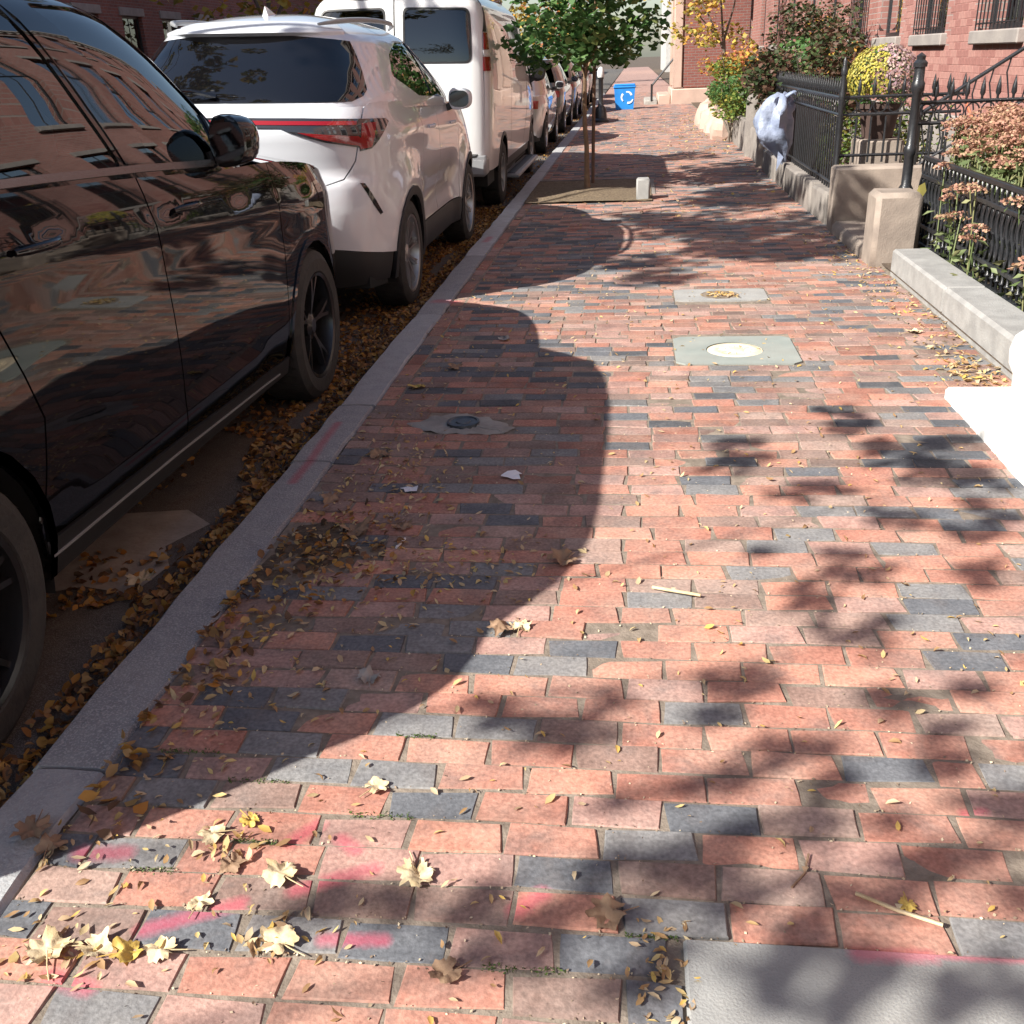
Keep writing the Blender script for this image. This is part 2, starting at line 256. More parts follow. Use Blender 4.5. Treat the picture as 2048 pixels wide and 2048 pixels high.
# ------------------------------------------------------------------ mesh helpers
class MB:
    def __init__(s): s.v = []; s.f = []; s.m = []
    def add(s, vs, fs, m=0):
        o = len(s.v); s.v.extend([tuple(p) for p in vs])
        for f in fs: s.f.append(tuple(i+o for i in f)); s.m.append(m)
        return s
    def box(s, a, b, m=0):
        x0,y0,z0 = a; x1,y1,z1 = b
        return s.add([(x0,y0,z0),(x1,y0,z0),(x1,y1,z0),(x0,y1,z0),(x0,y0,z1),(x1,y0,z1),(x1,y1,z1),(x0,y1,z1)],
              [(3,2,1,0),(4,5,6,7),(0,1,5,4),(1,2,6,5),(2,3,7,6),(3,0,4,7)], m)
    def cbox(s, a, b, c=.01, m=0, jit=0.0):
        """box with chamfered edges: top and sides"""
        x0,y0,z0 = a; x1,y1,z1 = b; c = min(c, (x1-x0)*.4, (y1-y0)*.4, (z1-z0)*.4)
        vs = []
        for z, i in ((z0+c, 0), (z1-c, 0)):
            vs += [(x0+c,y0,z),(x1-c,y0,z),(x1,y0+c,z),(x1,y1-c,z),(x1-c,y1,z),(x0+c,y1,z),(x0,y1-c,z),(x0,y0+c,z)]
        vs += [(x0+c,y0+c,z1),(x1-c,y0+c,z1),(x1-c,y1-c,z1),(x0+c,y1-c,z1)]
        vs += [(x0+c,y0+c,z0),(x1-c,y0+c,z0),(x1-c,y1-c,z0),(x0+c,y1-c,z0)]
        if jit: vs = [(x+random.uniform(-jit,jit), y+random.uniform(-jit,jit), z+random.uniform(-jit,jit)) for x,y,z in vs]
        fs = [(i,(i+1)%8,8+(i+1)%8,8+i) for i in range(8)]
        for t, w in ((8,16),):
            fs += [(t+0,t+1,w+1,w+0),(t+1,t+2,w+1),(t+2,t+3,w+2,w+1),(t+3,t+4,w+2),(t+4,t+5,w+3,w+2),(t+5,t+6,w+3),(t+6,t+7,w+0,w+3),(t+7,t+0,w+0),(w,w+1,w+2,w+3)]
        t, w = 0, 20
        fs += [tuple(reversed(q)) for q in [(t+0,t+1,w+1,w+0),(t+1,t+2,w+1),(t+2,t+3,w+2,w+1),(t+3,t+4,w+2),(t+4,t+5,w+3,w+2),(t+5,t+6,w+3),(t+6,t+7,w+0,w+3),(t+7,t+0,w+0),(w,w+1,w+2,w+3)]]
        return s.add(vs, fs, m)
    def tube(s, pts, r, n=6, m=0, cap=True):
        pts = [Vector(p) for p in pts]; k = len(pts)
        rs = r if hasattr(r, '__len__') else [r]*k
        vs = []; up = None
        for i, p in enumerate(pts):
            d = (pts[min(i+1,k-1)] - pts[max(i-1,0)]).normalized()
            if up is None: up = Vector((0,0,1)) if abs(d.z) < .9 else Vector((1,0,0))
            a = d.cross(up).normalized(); bb = a.cross(d).normalized(); up = bb
            for j in range(n):
                t = 2*PI*j/n; vs.append(p + (a*math.cos(t) + bb*math.sin(t))*rs[i])
        fs = [(i*n+j, i*n+(j+1)%n, (i+1)*n+(j+1)%n, (i+1)*n+j) for i in range(k-1) for j in range(n)]
        if cap: fs += [tuple(range(n-1,-1,-1)), tuple(range((k-1)*n, k*n))]
        return s.add(vs, fs, m)
    def lathe(s, prof, c=(0,0,0), n=24, axis='z', m=0, a0=0, a1=2*PI):
        full = abs(a1-a0-2*PI) < 1e-6; k = n if full else n+1; vs = []
        for r, h in prof:
            for j in range(k):
                t = a0 + (a1-a0)*j/n
                p = (r*math.cos(t), r*math.sin(t), h)
                if axis == 'x': p = (h, r*math.cos(t), r*math.sin(t))
                if axis == 'y': p = (r*math.cos(t), h, r*math.sin(t))
                vs.append((p[0]+c[0], p[1]+c[1], p[2]+c[2]))
        L = len(prof)
        fs = [(i*k+j, i*k+(j+1)%k, (i+1)*k+(j+1)%k, (i+1)*k+j) for i in range(L-1) for j in range(n)]
        return s.add(vs, fs, m)
    def prism(s, poly, h0, h1, axis='z', m=0):
        n = len(poly); vs = []
        for h in (h0, h1):
            for a, b in poly:
                vs.append({'z':(a,b,h),'x':(h,a,b),'y':(a,h,b)}[axis])
        return s.add(vs, [tuple(range(n-1,-1,-1)), tuple(range(n,2*n))] + [(i,(i+1)%n,n+(i+1)%n,n+i) for i in range(n)], m)
    def build(s, name, mats, parent=None, smooth=None, loc=None, data_only=False):
        me = bpy.data.meshes.new(name); me.from_pydata(s.v, [], s.f)
        ms = mats if isinstance(mats, (list,tuple)) else [mats]
        for k in ms: me.materials.append(M[k] if isinstance(k, str) else k)
        if len(ms) > 1: me.polygons.foreach_set('material_index', s.m)
        if smooth is not None:
            me.polygons.foreach_set('use_smooth', [True]*len(me.polygons))
            if smooth < 179: me.set_sharp_from_angle(angle=math.radians(smooth))
        me.update()
        if data_only: return me
        return put(name, me, parent, loc)
def fixn(me):
    bm = bmesh.new(); bm.from_mesh(me); bmesh.ops.recalc_face_normals(bm, faces=bm.faces); bm.to_mesh(me); bm.free()
def put(name, me, parent=None, loc=None, rot=None):
    o = bpy.data.objects.new(name, me); C.objects.link(o)
    if parent is not None:
        o.parent = parent
        if loc is None and parent.type == 'EMPTY': loc = -parent.location     # parts of standing things are drawn in place
    if loc is not None: o.location = loc
    if rot is not None: o.rotation_euler = rot
    return o
def tag(o, label=None, cat=None, group=None, kind=None):
    if label: o['label'] = label
    if cat: o['category'] = cat
    if group: o['group'] = group
    if kind: o['kind'] = kind
    return o
def thing(name, label, cat, loc=(0,0,0), rot=(0,0,0), group=None):
    o = bpy.data.objects.new(name, None); C.objects.link(o); o.empty_display_size = .1
    o.location = loc; o.rotation_euler = rot
    return tag(o, label, cat, group)
def nz(x, y, z=0, s=1.0): return mnoise.noise(Vector((x*s, y*s, z*s)))
def structure(o): o['kind'] = 'structure'; return o

# ------------------------------------------------------------------ the setting: ground, road, kerb, sidewalk
KX0, KX1 = -1.39, -1.205          # kerb: road face, inner edge
RZ = -0.135                       # road level at the kerb
LEAN = math.radians(1.6)          # camber of the road
def road_z(x): return RZ + math.tan(LEAN)*(KX0-x) if x > -5.2 else RZ + math.tan(LEAN)*(KX0+5.2) - math.tan(LEAN)*(-5.2-x)
g = MB(); g.add([(-300,-120,-.6),(300,-120,-.6),(300,900,-.6),(-300,900,-.6)], [(0,1,2,3)])
structure(g.build('ground', 'soil'))
g = MB(); xs = [-9.2,-5.2,KX0+.02]; ysr = [-25,0,10,25,60,140]
g.add([(x,y,road_z(x)) for y in ysr for x in xs], [(j*3+i,j*3+i+1,(j+1)*3+i+1,(j+1)*3+i) for j in range(5) for i in range(2)])
structure(g.build('road', 'asphalt'))
g = MB(); g.box((-13.2,-25,-.5),(-9.2,140,.0)); structure(g.build('pavement', 'concrete'))

# granite kerb stones, each its own piece
def kerb_stone(y0, y1, seed):
    R = random.Random(seed); m = MB(); n = max(3, int((y1-y0)/.16)); sec = []
    for i in range(n+1):
        y = y0 + (y1-y0)*i/n
        j0, j1 = R.uniform(-.006,.006), R.uniform(-.007,.007)
        zt = .004*nz(y,seed,0,1.7) + (-.006 if i in (0,n) else 0)
        e = .012 + R.uniform(0,.008)
        sec.append([(KX0+j0,y,-.45),(KX0+j0,y,zt-e),(KX0+e+j0,y,zt),((KX0+KX1)/2,y,zt+.003),(KX1-.012+j1,y,zt),(KX1+j1,y,zt-.012),(KX1+j1,y,-.3)])
    k = 7; vs = [p for s_ in sec for p in s_]
    fs = [(i*k+j,i*k+j+1,(i+1)*k+j+1,(i+1)*k+j) for i in range(n) for j in range(k-1)]
    fs += [tuple(range(k)), tuple(n*k+j for j in range(k-1,-1,-1))]
    m.add(vs, fs); return m
kerb_o = structure(thing('kerb', 'long grey granite kerb between the road and the brick sidewalk', 'kerb', (KX1, 1, 0)))
del kerb_o['category']
kj = [-2.2, -.1, 1.72, 3.66, 4.38, 6.20, 8.25, 10.4, 12.6, 14.8, 17.0, 19.3, 21.6, 23.9, 26.3, 28.6, 31, 33.4, 36, 39, 42, 46]
for i in range(len(kj)-1):
    o = kerb_stone(kj[i]+.006, kj[i+1]-.006, i+1).build('kerb_stone', 'granite', kerb_o, smooth=40)

# sidewalk bed and its bricks
side = structure(thing('sidewalk', 'red and charcoal brick sidewalk running beside the granite kerb', 'sidewalk', (0, 3, 0)))
del side['category']
XR = 1.775
def hz(x, y): return .006*nz(x,y,0,1.1) + .003*nz(x,y,5,3.3)
bed = MB(); nxb = 34; ysb = [-.6]
while ysb[-1] < 46: ysb.append(ysb[-1] + (.09 if ysb[-1] < 12 else .3))
nyb = len(ysb)-1
SLAB = (.105,1.3,.2,1.325)
def bed_z(x, y): return hz(x,y) - (.0032 if not (SLAB[0]-.1 < x and y < SLAB[3]+.05) else .006) - .0016*abs(nz(x,y,7,6))
SLAB = (.105,1.3,.2,1.325)
bed.add([(KX1+.01+(XR+.35-KX1)*i/nxb, y, bed_z(KX1+.01+(XR+.35-KX1)*i/nxb, y)) for y in ysb for i in range(nxb+1)], [(j*(nxb+1)+i,j*(nxb+1)+i+1,(j+1)*(nxb+1)+i+1,(j+1)*(nxb+1)+i) for j in range(nyb) for i in range(nxb)])
bed.build('sand_bed', 'bedding', side, smooth=180)
g = MB(); g.add([(KX1,46,-.002),(XR,46,-.002),(XR,140,-.002),(KX1,140,-.002)], [(0,1,2,3)]); g.build('far_paving', 'brick_rose', side)

BL, BWD = .198, .0915            # brick pitch along and across
HOLES = []                        # rectangles and discs where no brick lies
PLATE1 = (.232,.868,5.0,5.545); PLATE2 = (.28,.872,6.44,6.785); SLAB = (.105,1.3,.2,1.325); PIT = (-1.205,.21,11.32,13.4)
DIRT = [(-1.205,3.06),(-1.06,3.12),(-.93,3.02),(-.90,2.84),(-1.0,2.66),(-1.12,2.62),(-1.205,2.6)]
def in_poly(x, y, P):
    c = False; n = len(P)
    for i in range(n):
        x1,y1 = P[i]; x2,y2 = P[(i+1)%n]
        if (y1 > y) != (y2 > y) and x < (x2-x1)*(y-y1)/(y2-y1)+x1: c = not c
    return c
COLLAR = [(-.99,4.1),(-.9,4.2),(-.75,4.24),(-.62,4.17),(-.5,4.05),(-.55,3.98),(-.72,3.97),(-.88,4.0)]
def blocked(x, y, hx):
    for a in (PLATE1, PLATE2, SLAB, PIT):
        if a[0]-hx*.98 < x < a[1]+hx*.98 and a[2]-.045 < y < a[3]+.045: return True
    if in_poly(x, y, DIRT): return True
    if in_poly(x, y, COLLAR): return True
    return False
def brick_geo(R, lx, ly):
    """one worn paving brick: chipped outline, rounded arris, faintly domed top"""
    a, b = lx/2, ly/2; j = lambda s: R.uniform(-s, s)
    ch = lambda: (R.uniform(.003,.010) if R.random() < .3 else 0)        # knocked-off corners
    cor = [(-a+j(.0015)+ch(),-b+j(.0015)+ch()),(a+j(.0015)-ch(),-b+j(.0015)+ch()),(a+j(.0015)-ch(),b+j(.0015)-ch()),(-a+j(.0015)+ch(),b+j(.0015)-ch())]
    out = []
    for i in range(4):
        p, q = cor[i], cor[(i+1)%4]; out.append(p); mx_, my_ = (p[0]+q[0])/2, (p[1]+q[1])/2
        out.append((mx_+j(.0012), my_+j(.0012)))
    e = .0026
    v = [(x,y,-.02) for x,y in out] + [(x,y,-.0032-R.random()*.002) for x,y in out]
    v += [(x - math.copysign(min(e,abs(x)),x) if abs(x) > e else x, y - math.copysign(e,y) if abs(y) > e else y, -.0003+j(.0004)) for x,y in out]
    v.append((0,0,.0003))
    f = [(i,(i+1)%8,8+(i+1)%8,8+i) for i in range(8)] + [(8+i,8+(i+1)%8,16+(i+1)%8,16+i) for i in range(8)] + [(16+i,16+(i+1)%8,24) for i in range(8)]
    return v, f
slots = []    # (x, y, rotz, lx, material, near)
RB = random.Random(11)
prev = {}
def pick(x, y):
    # loose drifts of colour off the pallet, plus darker picks that deepen the SUV's shadow
    t = nz(x, y, 9, .9)
    w = list(BRICKW)
    if t > .12: w[5] *= 1.9; w[6] *= 1.7
    if x < -.15 and y > 2.2: w[5] *= 2.6; w[6] *= 1.3; w[3] *= 1.6; w[4] *= .5; w[1] *= .6  # more dark bricks along the kerb, deepening the SUV's shadow by colour
    if x > .25 and y < 2.4: w[5] *= 2.2; w[6] *= 1.3
    if t < -.1: w[0] *= 1.5; w[1] *= 1.7; w[5] *= .45
    return RB.choices(BRICKS, w)[0]
ny = int((46-.55)/BWD)
for r in range(ny):
    y = .55 + r*BWD
    edge = y > 4.42
    xs0 = KX1 + (.105 if edge else .006)
    x = xs0 + (RB.uniform(-.5,.5)*.03 + (0 if r % 2 else -BL/2))
    while x < XR:
        lx = BL*(1 if RB.random() > .04 else RB.choice([.5,.75]))
        lo, hi = max(x, xs0), min(x+lx, XR)
        if hi-lo > .03:
            cx = (lo+hi)/2
            # trim against plates rather than leaving a gap
            for a in (PLATE1, PLATE2, SLAB, PIT):
                if a[2]-.045 < y < a[3]+.045:
                    if lo < a[0] < hi: hi = a[0]-.004
                    elif lo < a[1] < hi: lo = a[1]+.004
            cx = (lo+hi)/2
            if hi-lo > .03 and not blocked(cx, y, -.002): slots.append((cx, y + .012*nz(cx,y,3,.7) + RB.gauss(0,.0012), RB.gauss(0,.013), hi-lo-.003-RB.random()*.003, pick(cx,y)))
        x += lx
y = 4.45
while y < 46:                      # stretcher course along the kerb
    if not (PIT[2] < y+.1 < PIT[3]): slots.append((KX1+.052, y+BL/2, PI/2+RB.gauss(0,.008), BL-.006, RB.choices(BRICKS,[.35,.2,.2,.15,.05,.03,.02])[0]))
    y += BL
cp, sp_ = math.cos(PITCH), math.sin(PITCH)
def in_frame(x, y, z=0):
    d = Vector((x,y,z-CAM_H)); zc = d.dot(fw)
    if zc < .1: return None
    return (d.dot(rr_)/zc*.9658, d.dot(uu_)/zc*.9658, zc)
def seen_key(s_):
    q = in_frame(s_[0], s_[1])
    return 1e9 if q is None or abs(q[0]) > .52 or abs(q[1]) > .52 else q[2]
order = sorted(range(len(slots)), key=lambda i: seen_key(slots[i]))
near_ids = set(order[:300])
VARI = {}
def brick_mesh(kind, half, k):
    key = (kind, half, k)
    if key not in VARI:
        v, f = brick_geo(random.Random(hash((half,k)) & 0xffff), BL-.006, BWD-.0038)
        m = MB(); m.add(v, f); VARI[key] = m.build('brick', kind, smooth=24, data_only=True)
    return VARI[key]
farb = MB(); bidx = {k: i for i, k in enumerate(BRICKS)}
geo_cache = [brick_geo(random.Random(900+i), 1.0*(BL-.006), BWD-.0038) for i in range(12)]
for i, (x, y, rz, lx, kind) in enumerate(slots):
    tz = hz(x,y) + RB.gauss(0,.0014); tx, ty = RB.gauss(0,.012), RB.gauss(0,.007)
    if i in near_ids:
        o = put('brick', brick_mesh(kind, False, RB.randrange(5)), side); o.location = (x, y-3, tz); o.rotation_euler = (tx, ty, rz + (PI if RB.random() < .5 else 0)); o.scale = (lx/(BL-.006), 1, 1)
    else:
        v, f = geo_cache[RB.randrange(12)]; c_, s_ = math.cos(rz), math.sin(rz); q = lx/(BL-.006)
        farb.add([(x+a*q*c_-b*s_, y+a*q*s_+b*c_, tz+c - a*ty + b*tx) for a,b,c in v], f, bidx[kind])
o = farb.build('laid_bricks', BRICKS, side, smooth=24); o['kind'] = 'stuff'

# utility plates let into the bricks
def plate(name, label, rc, zt, m_slab, cover):
    t = thing(name, label, 'cover', ((rc[0]+rc[1])/2, (rc[2]+rc[3])/2, 0))
    m = MB(); cx, cy = (rc[0]+rc[1])/2, (rc[2]+rc[3])/2; r = cover[0]
    # slab with a round opening
    n = 40; ring = [(cx+r*math.cos(2*PI*i/n), cy+r*math.sin(2*PI*i/n)) for i in range(n)]
    outer = []
    for i in range(n):
        a = 2*PI*i/n; ca, sa = math.cos(a), math.sin(a); hw, hh = (rc[1]-rc[0])/2, (rc[3]-rc[2])/2
        k = min(hw/abs(ca) if abs(ca) > 1e-6 else 9, hh/abs(sa) if abs(sa) > 1e-6 else 9); outer.append((cx+k*ca, cy+k*sa))
    v = [(a,b,-.05) for a,b in outer] + [(a,b,zt) for a,b in outer] + [(a,b,zt) for a,b in ring] + [(a,b,zt-.03) for a,b in ring]
    f = [(k*n+i,k*n+(i+1)%n,(k+1)*n+(i+1)%n,(k+1)*n+i) for k in range(3) for i in range(n)]
    m.add(v, f); m.build('concrete_surround', m_slab, t, smooth=30)
    return t, cx, cy, r
t, cx, cy, r = plate('utility_cover', 'round cream metal cover set in a green-grey concrete plate among the bricks', PLATE1, .006, 'concrete_green', (.150,))
m = MB(); m.lathe([(0,.002),(.045,.003),(.05,.0005),(.09,.0005),(.094,.003),(.13,.003),(.134,.0),(.146,-.001),(.147,-.02)], (cx,cy,.002), 40)
for i in range(12):
    a = 2*PI*i/12; m.tube([(cx+.055*math.cos(a),cy+.055*math.sin(a),.004),(cx+.088*math.cos(a),cy+.088*math.sin(a),.004)], .003, 5)
m.build('lid', 'cover_cream', t, smooth=40)
t, cx, cy, r = plate('utility_cover', 'weathered grey concrete plate with a leaf-filled round hole, beyond the cream cover', PLATE2, .006, 'concrete', (.125,))
m = MB(); m.lathe([(0,.0035),(.11,.003),(.126,.0045)], (cx,cy,0), 30); m.build('recessed_lid', 'bedding', t, smooth=40)
t = thing('valve_cover', 'small dark iron valve cover in a crumbling pale mortar collar, in shade', 'cover', (-.73,4.09,0))
m = MB(); n = len(COLLAR); P2 = []
for i in range(n):
    a, b = COLLAR[i], COLLAR[(i+1)%n]
    for k in range(5): q = k/5; P2.append((a[0]+(b[0]-a[0])*q + RB.uniform(-.016,.016), a[1]+(b[1]-a[1])*q + RB.uniform(-.012,.012)))
c0 = (-.735,4.09); N2 = len(P2); vs = []
for k, s_ in enumerate((1.0,.85,.6,.3)):
    vs += [(c0[0]+(a-c0[0])*s_, c0[1]+(b-c0[1])*s_, -.002 + (0 if k == 0 else .008) + RB.uniform(-.005,.005)) for a,b in P2]
fs = [(k*N2+i,k*N2+(i+1)%N2,(k+1)*N2+(i+1)%N2,(k+1)*N2+i) for k in range(3) for i in range(N2)]
m.add(vs, fs); m.build('mortar_collar', 'concrete_pale', t, smooth=60)
m = MB(); m.lathe([(0,.009),(.03,.008),(.034,.004),(.058,.005),(.062,.009),(.072,.008),(.074,-.02)], (c0[0],c0[1],.010), 28); m.build('lid', 'cover_blue', t, smooth=40)
# concrete slab at the walker's feet
t = MB(); ed = .012
t.cbox((SLAB[0],SLAB[2],-.08),(SLAB[1],SLAB[3],.010), .006)
o = t.build('concrete_slab', 'concrete'); tag(o, 'pale concrete slab with a pink paint dash let into the bricks', 'slab')
# tree pit
pit = thing('tree_pit', 'square planting pit of mulch cut into the sidewalk by the kerb', 'tree pit', (-.5,12.3,0)); pit['kind'] = 'structure'; del pit['category']
m = MB(); nx_, ny_ = 16, 22
m.add([(PIT[0]+(PIT[1]-PIT[0])*i/nx_, PIT[2]+(PIT[3]-PIT[2])*j/ny_, .010 + .05*math.exp(-(((PIT[0]+(PIT[1]-PIT[0])*i/nx_)+.55)**2/.25+((PIT[2]+(PIT[3]-PIT[2])*j/ny_)-12.2)**2/.5)) + .012*nz(i*.7,j*.7)) for j in range(ny_+1) for i in range(nx_+1)],
      [(j*(nx_+1)+i,j*(nx_+1)+i+1,(j+1)*(nx_+1)+i+1,(j+1)*(nx_+1)+i) for j in range(ny_) for i in range(nx_)])
m.build('mulch', 'mulch', pit, smooth=180)
for nm, a, b in (('edging', (PIT[0],PIT[3],-.02),(PIT[1],PIT[3]+.06,.02)), ('edging', (PIT[1],PIT[2]+.6,-.02),(PIT[1]+.05,PIT[3],.012))):
    m = MB(); m.cbox(a, b, .006); m.build(nm, 'darkstone', pit)

# ------------------------------------------------------------------ cars: bodies as shells of horizontal slices, panels cut out of them
def pchip(tab):
    xs = np.array([a for a,_ in tab], float); ys = np.array([b for _,b in tab], float); n = len(xs)
    h = np.diff(xs); d = np.diff(ys)/h; m = np.zeros(n)
    for i in range(1,n-1):
        if d[i-1]*d[i] > 0: w1, w2 = 2*h[i]+h[i-1], h[i]+2*h[i-1]; m[i] = (w1+w2)/(w1/d[i-1]+w2/d[i])
    m[0], m[-1] = d[0], d[-1]
    def f(x):
        if x <= xs[0]: return float(ys[0])
        if x >= xs[-1]: return float(ys[-1])
        i = int(np.searchsorted(xs, x))-1; t = (x-xs[i])/h[i]; t2, t3 = t*t, t*t*t
        return float((2*t3-3*t2+1)*ys[i]+(t3-2*t2+t)*h[i]*m[i]+(-2*t3+3*t2)*ys[i+1]+(t3-t2)*h[i]*m[i+1])
    return f
def blur(f, s):
    ks = [(-2,.054),(-1.5,.13),(-1,.242),(-.5,.352),(0,.399),(.5,.352),(1,.242),(1.5,.13),(2,.054)]; tot = sum(w for _,w in ks)
    return lambda x: sum(w*f(x+k*s) for k,w in ks)/tot
def sstep(a, b, x):
    t = min(1, max(0, (x-a)/(b-a))); return t*t*(3-2*t)
class Shell:
    def __init__(s, ctrl, w, ry=None, fy=None, wr=(0,1), wf=(0,1), ztop=None, z0=None, sculpt=None):
        P = [(-ctrl[1][0],ctrl[1][1])] + list(ctrl) + [(-ctrl[-2][0],ctrl[-2][1])]
        pts = []
        for i in range(len(P)-3):
            a,b,c,d = [np.array(q, float) for q in P[i:i+4]]
            for k in range(40):
                t = k/40; pts.append(((1-t)**3*a+(3*t**3-6*t*t+4)*b+(-3*t**3+3*t*t+3*t+1)*c+t**3*d)/6)
        a,b,c,d = [np.array(q, float) for q in P[-4:]]; pts.append((b+4*c+d)/6)
        pts = np.array(pts); pts[0,0] = 0; pts[-1,0] = 0
        s.X, s.Y = pts[:,0], pts[:,1]; s.T = np.concatenate([[0], np.cumsum(np.hypot(np.diff(s.X),np.diff(s.Y)))]); s.L = s.T[-1]
        dx, dy = np.gradient(s.X, s.T), np.gradient(s.Y, s.T)
        s.ir = int(np.argmax(dx < dy)); s.jf = len(s.X)-1-int(np.argmax((-dx < dy)[::-1]))
        s.w = pchip(w); s.ry = pchip(ry) if ry else (lambda z: 0.); s.fy = pchip(fy) if fy else (lambda z: 0.)
        s.wr, s.wf, s.ztop, s.z0, s.sculpt = wr, wf, ztop, z0, sculpt
    def key(s, y, z):
        if s.ztop is None: return z
        return (z-s.z0)/(s.ztop(y)-s.z0)
    def P(s, t, z, off=0.):
        sg = 1
        if t > s.L: t = 2*s.L-t; sg = -sg
        if t < 0: t = -t; sg = -sg
        x = float(np.interp(t, s.T, s.X)); y = float(np.interp(t, s.T, s.Y))
        k = s.key(y, z); wf_ = s.w(k); x1 = x*wf_
        y1 = y + s.ry(z)*(1-sstep(s.wr[0], s.wr[1], y)) - s.fy(z)*sstep(s.wf[0], s.wf[1], y)
        if s.sculpt: x1 += s.sculpt(y, z)*(1 if x > 0 else -1)*min(1, abs(x)/(.7*s.X.max()))
        return Vector((sg*x1, y1, z))
    def N(s, t, z):
        e = .014; a = s.P(t+e,z)-s.P(t-e,z); e = .005; b = s.P(t,z+e)-s.P(t,z-e)
        n = a.cross(b)
        return n.normalized() if n.length > 1e-12 else Vector((0,0,1))
    def Q(s, t, z, off): return s.P(t,z) + s.N(t,z)*off
    def tr(s, x, z=None):
        """t of a point on the rear face at half width x"""
        sg = 1 if x >= 0 else -1; x = abs(x)
        k = s.w(s.key(s.Y[0], z)) if z is not None else 1
        j = s.ir+34
        return sg*float(np.interp(x/k, np.maximum.accumulate(s.X[:j]), s.T[:j]))
    def tf(s, x, z=None):
        sg = 1 if x >= 0 else -1; x = abs(x); k = s.w(s.key(s.Y[-1], z)) if z is not None else 1
        xx, tt = s.X[s.jf-12:][::-1], s.T[s.jf-12:][::-1]
        t = float(np.interp(x/k, np.maximum.accumulate(xx), tt)); return t if sg > 0 else 2*s.L-t
    def ts(s, y, z):
        """t of a point on the right side whose finished place is y at height z"""
        lo, hi = s.T[max(0,s.ir-25)], s.T[min(len(s.T)-1,s.jf+25)]
        for _ in range(40):
            mid = (lo+hi)/2
            if s.P(mid, z).y < y: lo = mid
            else: hi = mid
        return (lo+hi)/2
def pip(P, x, y):
    c = False; n = len(P); j = n-1
    for i in range(n):
        if (P[i][1] > y) != (P[j][1] > y) and x < (P[j][0]-P[i][0])*(y-P[i][1])/(P[j][1]-P[i][1])+P[i][0]: c = not c
        j = i
    return c
def dens(P, sp):
    out = []
    for i in range(len(P)):
        a, b = P[i], P[(i+1)%len(P)]; n = max(1, int(math.hypot(b[0]-a[0], b[1]-a[1])/sp))
        out += [(a[0]+(b[0]-a[0])*k/n, a[1]+(b[1]-a[1])*k/n) for k in range(n)]
    return out
def rnd(P, r, n=4):
    """round the corners of a polygon"""
    out = []
    for i in range(len(P)):
        p0, p, p1 = [Vector(P[j % len(P)]) for j in (i-1, i, i+1)]
        a, b = p0-p, p1-p; q = min(r, a.length*.45, b.length*.45); A, B = p+a.normalized()*q, p+b.normalized()*q
        for k in range(n+1):
            t = k/n; v = A*(1-t)**2 + p*2*t*(1-t) + B*t*t; out.append((v.x, v.y))
    return out
def panel(sh, name, poly, m, parent, sp=.05, off=0., holes=(), flange=.012, mirror=False):
    poly = dens(poly, sp); holes = [dens(h, sp) for h in holes]
    V = [Vector(p) for p in poly]; E = [(i,(i+1)%len(poly)) for i in range(len(poly))]
    for h in holes:
        o = len(V); V += [Vector(p) for p in h]; E += [(o+i,o+(i+1)%len(h)) for i in range(len(h))]
    a0, a1 = min(p[0] for p in poly), max(p[0] for p in poly); b0, b1 = min(p[1] for p in poly), max(p[1] for p in poly)
    bd = np.array(poly + [q for h in holes for q in h])
    na, nb = int((a1-a0)/sp), int((b1-b0)/sp)
    for i in range(1,na+1):
        for j in range(1,nb+1):
            x, y = a0+(a1-a0)*i/(na+1), b0+(b1-b0)*j/(nb+1)
            if pip(poly,x,y) and not any(pip(h,x,y) for h in holes) and np.min(np.hypot(bd[:,0]-x,bd[:,1]-y)) > sp*.45: V.append(Vector((x,y)))
    r = delaunay_2d_cdt(V, E, [], 0, 1e-6); vv, ff = r[0], r[2]
    tri = []
    for f in ff:
        c = sum((vv[i] for i in f), Vector((0,0)))/len(f)
        if pip(poly,c.x,c.y) and not any(pip(h,c.x,c.y) for h in holes): tri.append(tuple(f))
    pos = [sh.Q(p.x, p.y, off) for p in vv]; nor = [sh.N(p.x, p.y) for p in vv]
    fs = list(tri); normals = list(nor)
    # flip so faces look outward
    if tri:
        a,b,c = [pos[i] for i in tri[0]]
        if (b-a).cross(c-a).dot(nor[tri[0][0]]) < 0: fs = [tuple(reversed(f)) for f in fs]
    cnt = {}
    for f in fs:
        for k in range(len(f)):
            e = (f[k], f[(k+1)%len(f)]); cnt[e] = 1
    n0 = len(pos)
    if flange:
        mp = {}
        def dupv(i, inn):
            if (i,inn) not in mp:
                mp[(i,inn)] = len(pos); pos.append(pos[i] - nor[i]*(flange if inn else 0)); normals.append(None)
            return mp[(i,inn)]
        for (i,j) in list(cnt):
            if (j,i) not in cnt: fs.append((dupv(j,0), dupv(i,0), dupv(i,1), dupv(j,1)))
    if mirror:
        pos = [Vector((-p.x,p.y,p.z)) for p in pos]; normals = [Vector((-n.x,n.y,n.z)) if n is not None else None for n in normals]; fs = [tuple(reversed(f)) for f in fs]
    me = bpy.data.meshes.new(name); me.from_pydata([tuple(p) for p in pos], [], fs); me.materials.append(M[m] if isinstance(m,str) else m)
    me.polygons.foreach_set('use_smooth', [True]*len(me.polygons))
    cn = [(0,0,0) if n is None else tuple(n) for n in normals]
    me.normals_split_custom_set_from_vertices(cn); me.update()
    return put(name, me, parent, loc=(0,0,0))
def arch(yc, zc, r, z0, n=14):
    """arch outline from front-low to rear-low"""
    a = math.asin(max(-1,min(1,(z0-zc)/r)))
    return [(yc+r*math.cos(a+(PI-2*a)*i/n), zc+r*math.sin(a+(PI-2*a)*i/n)) for i in range(n+1)]
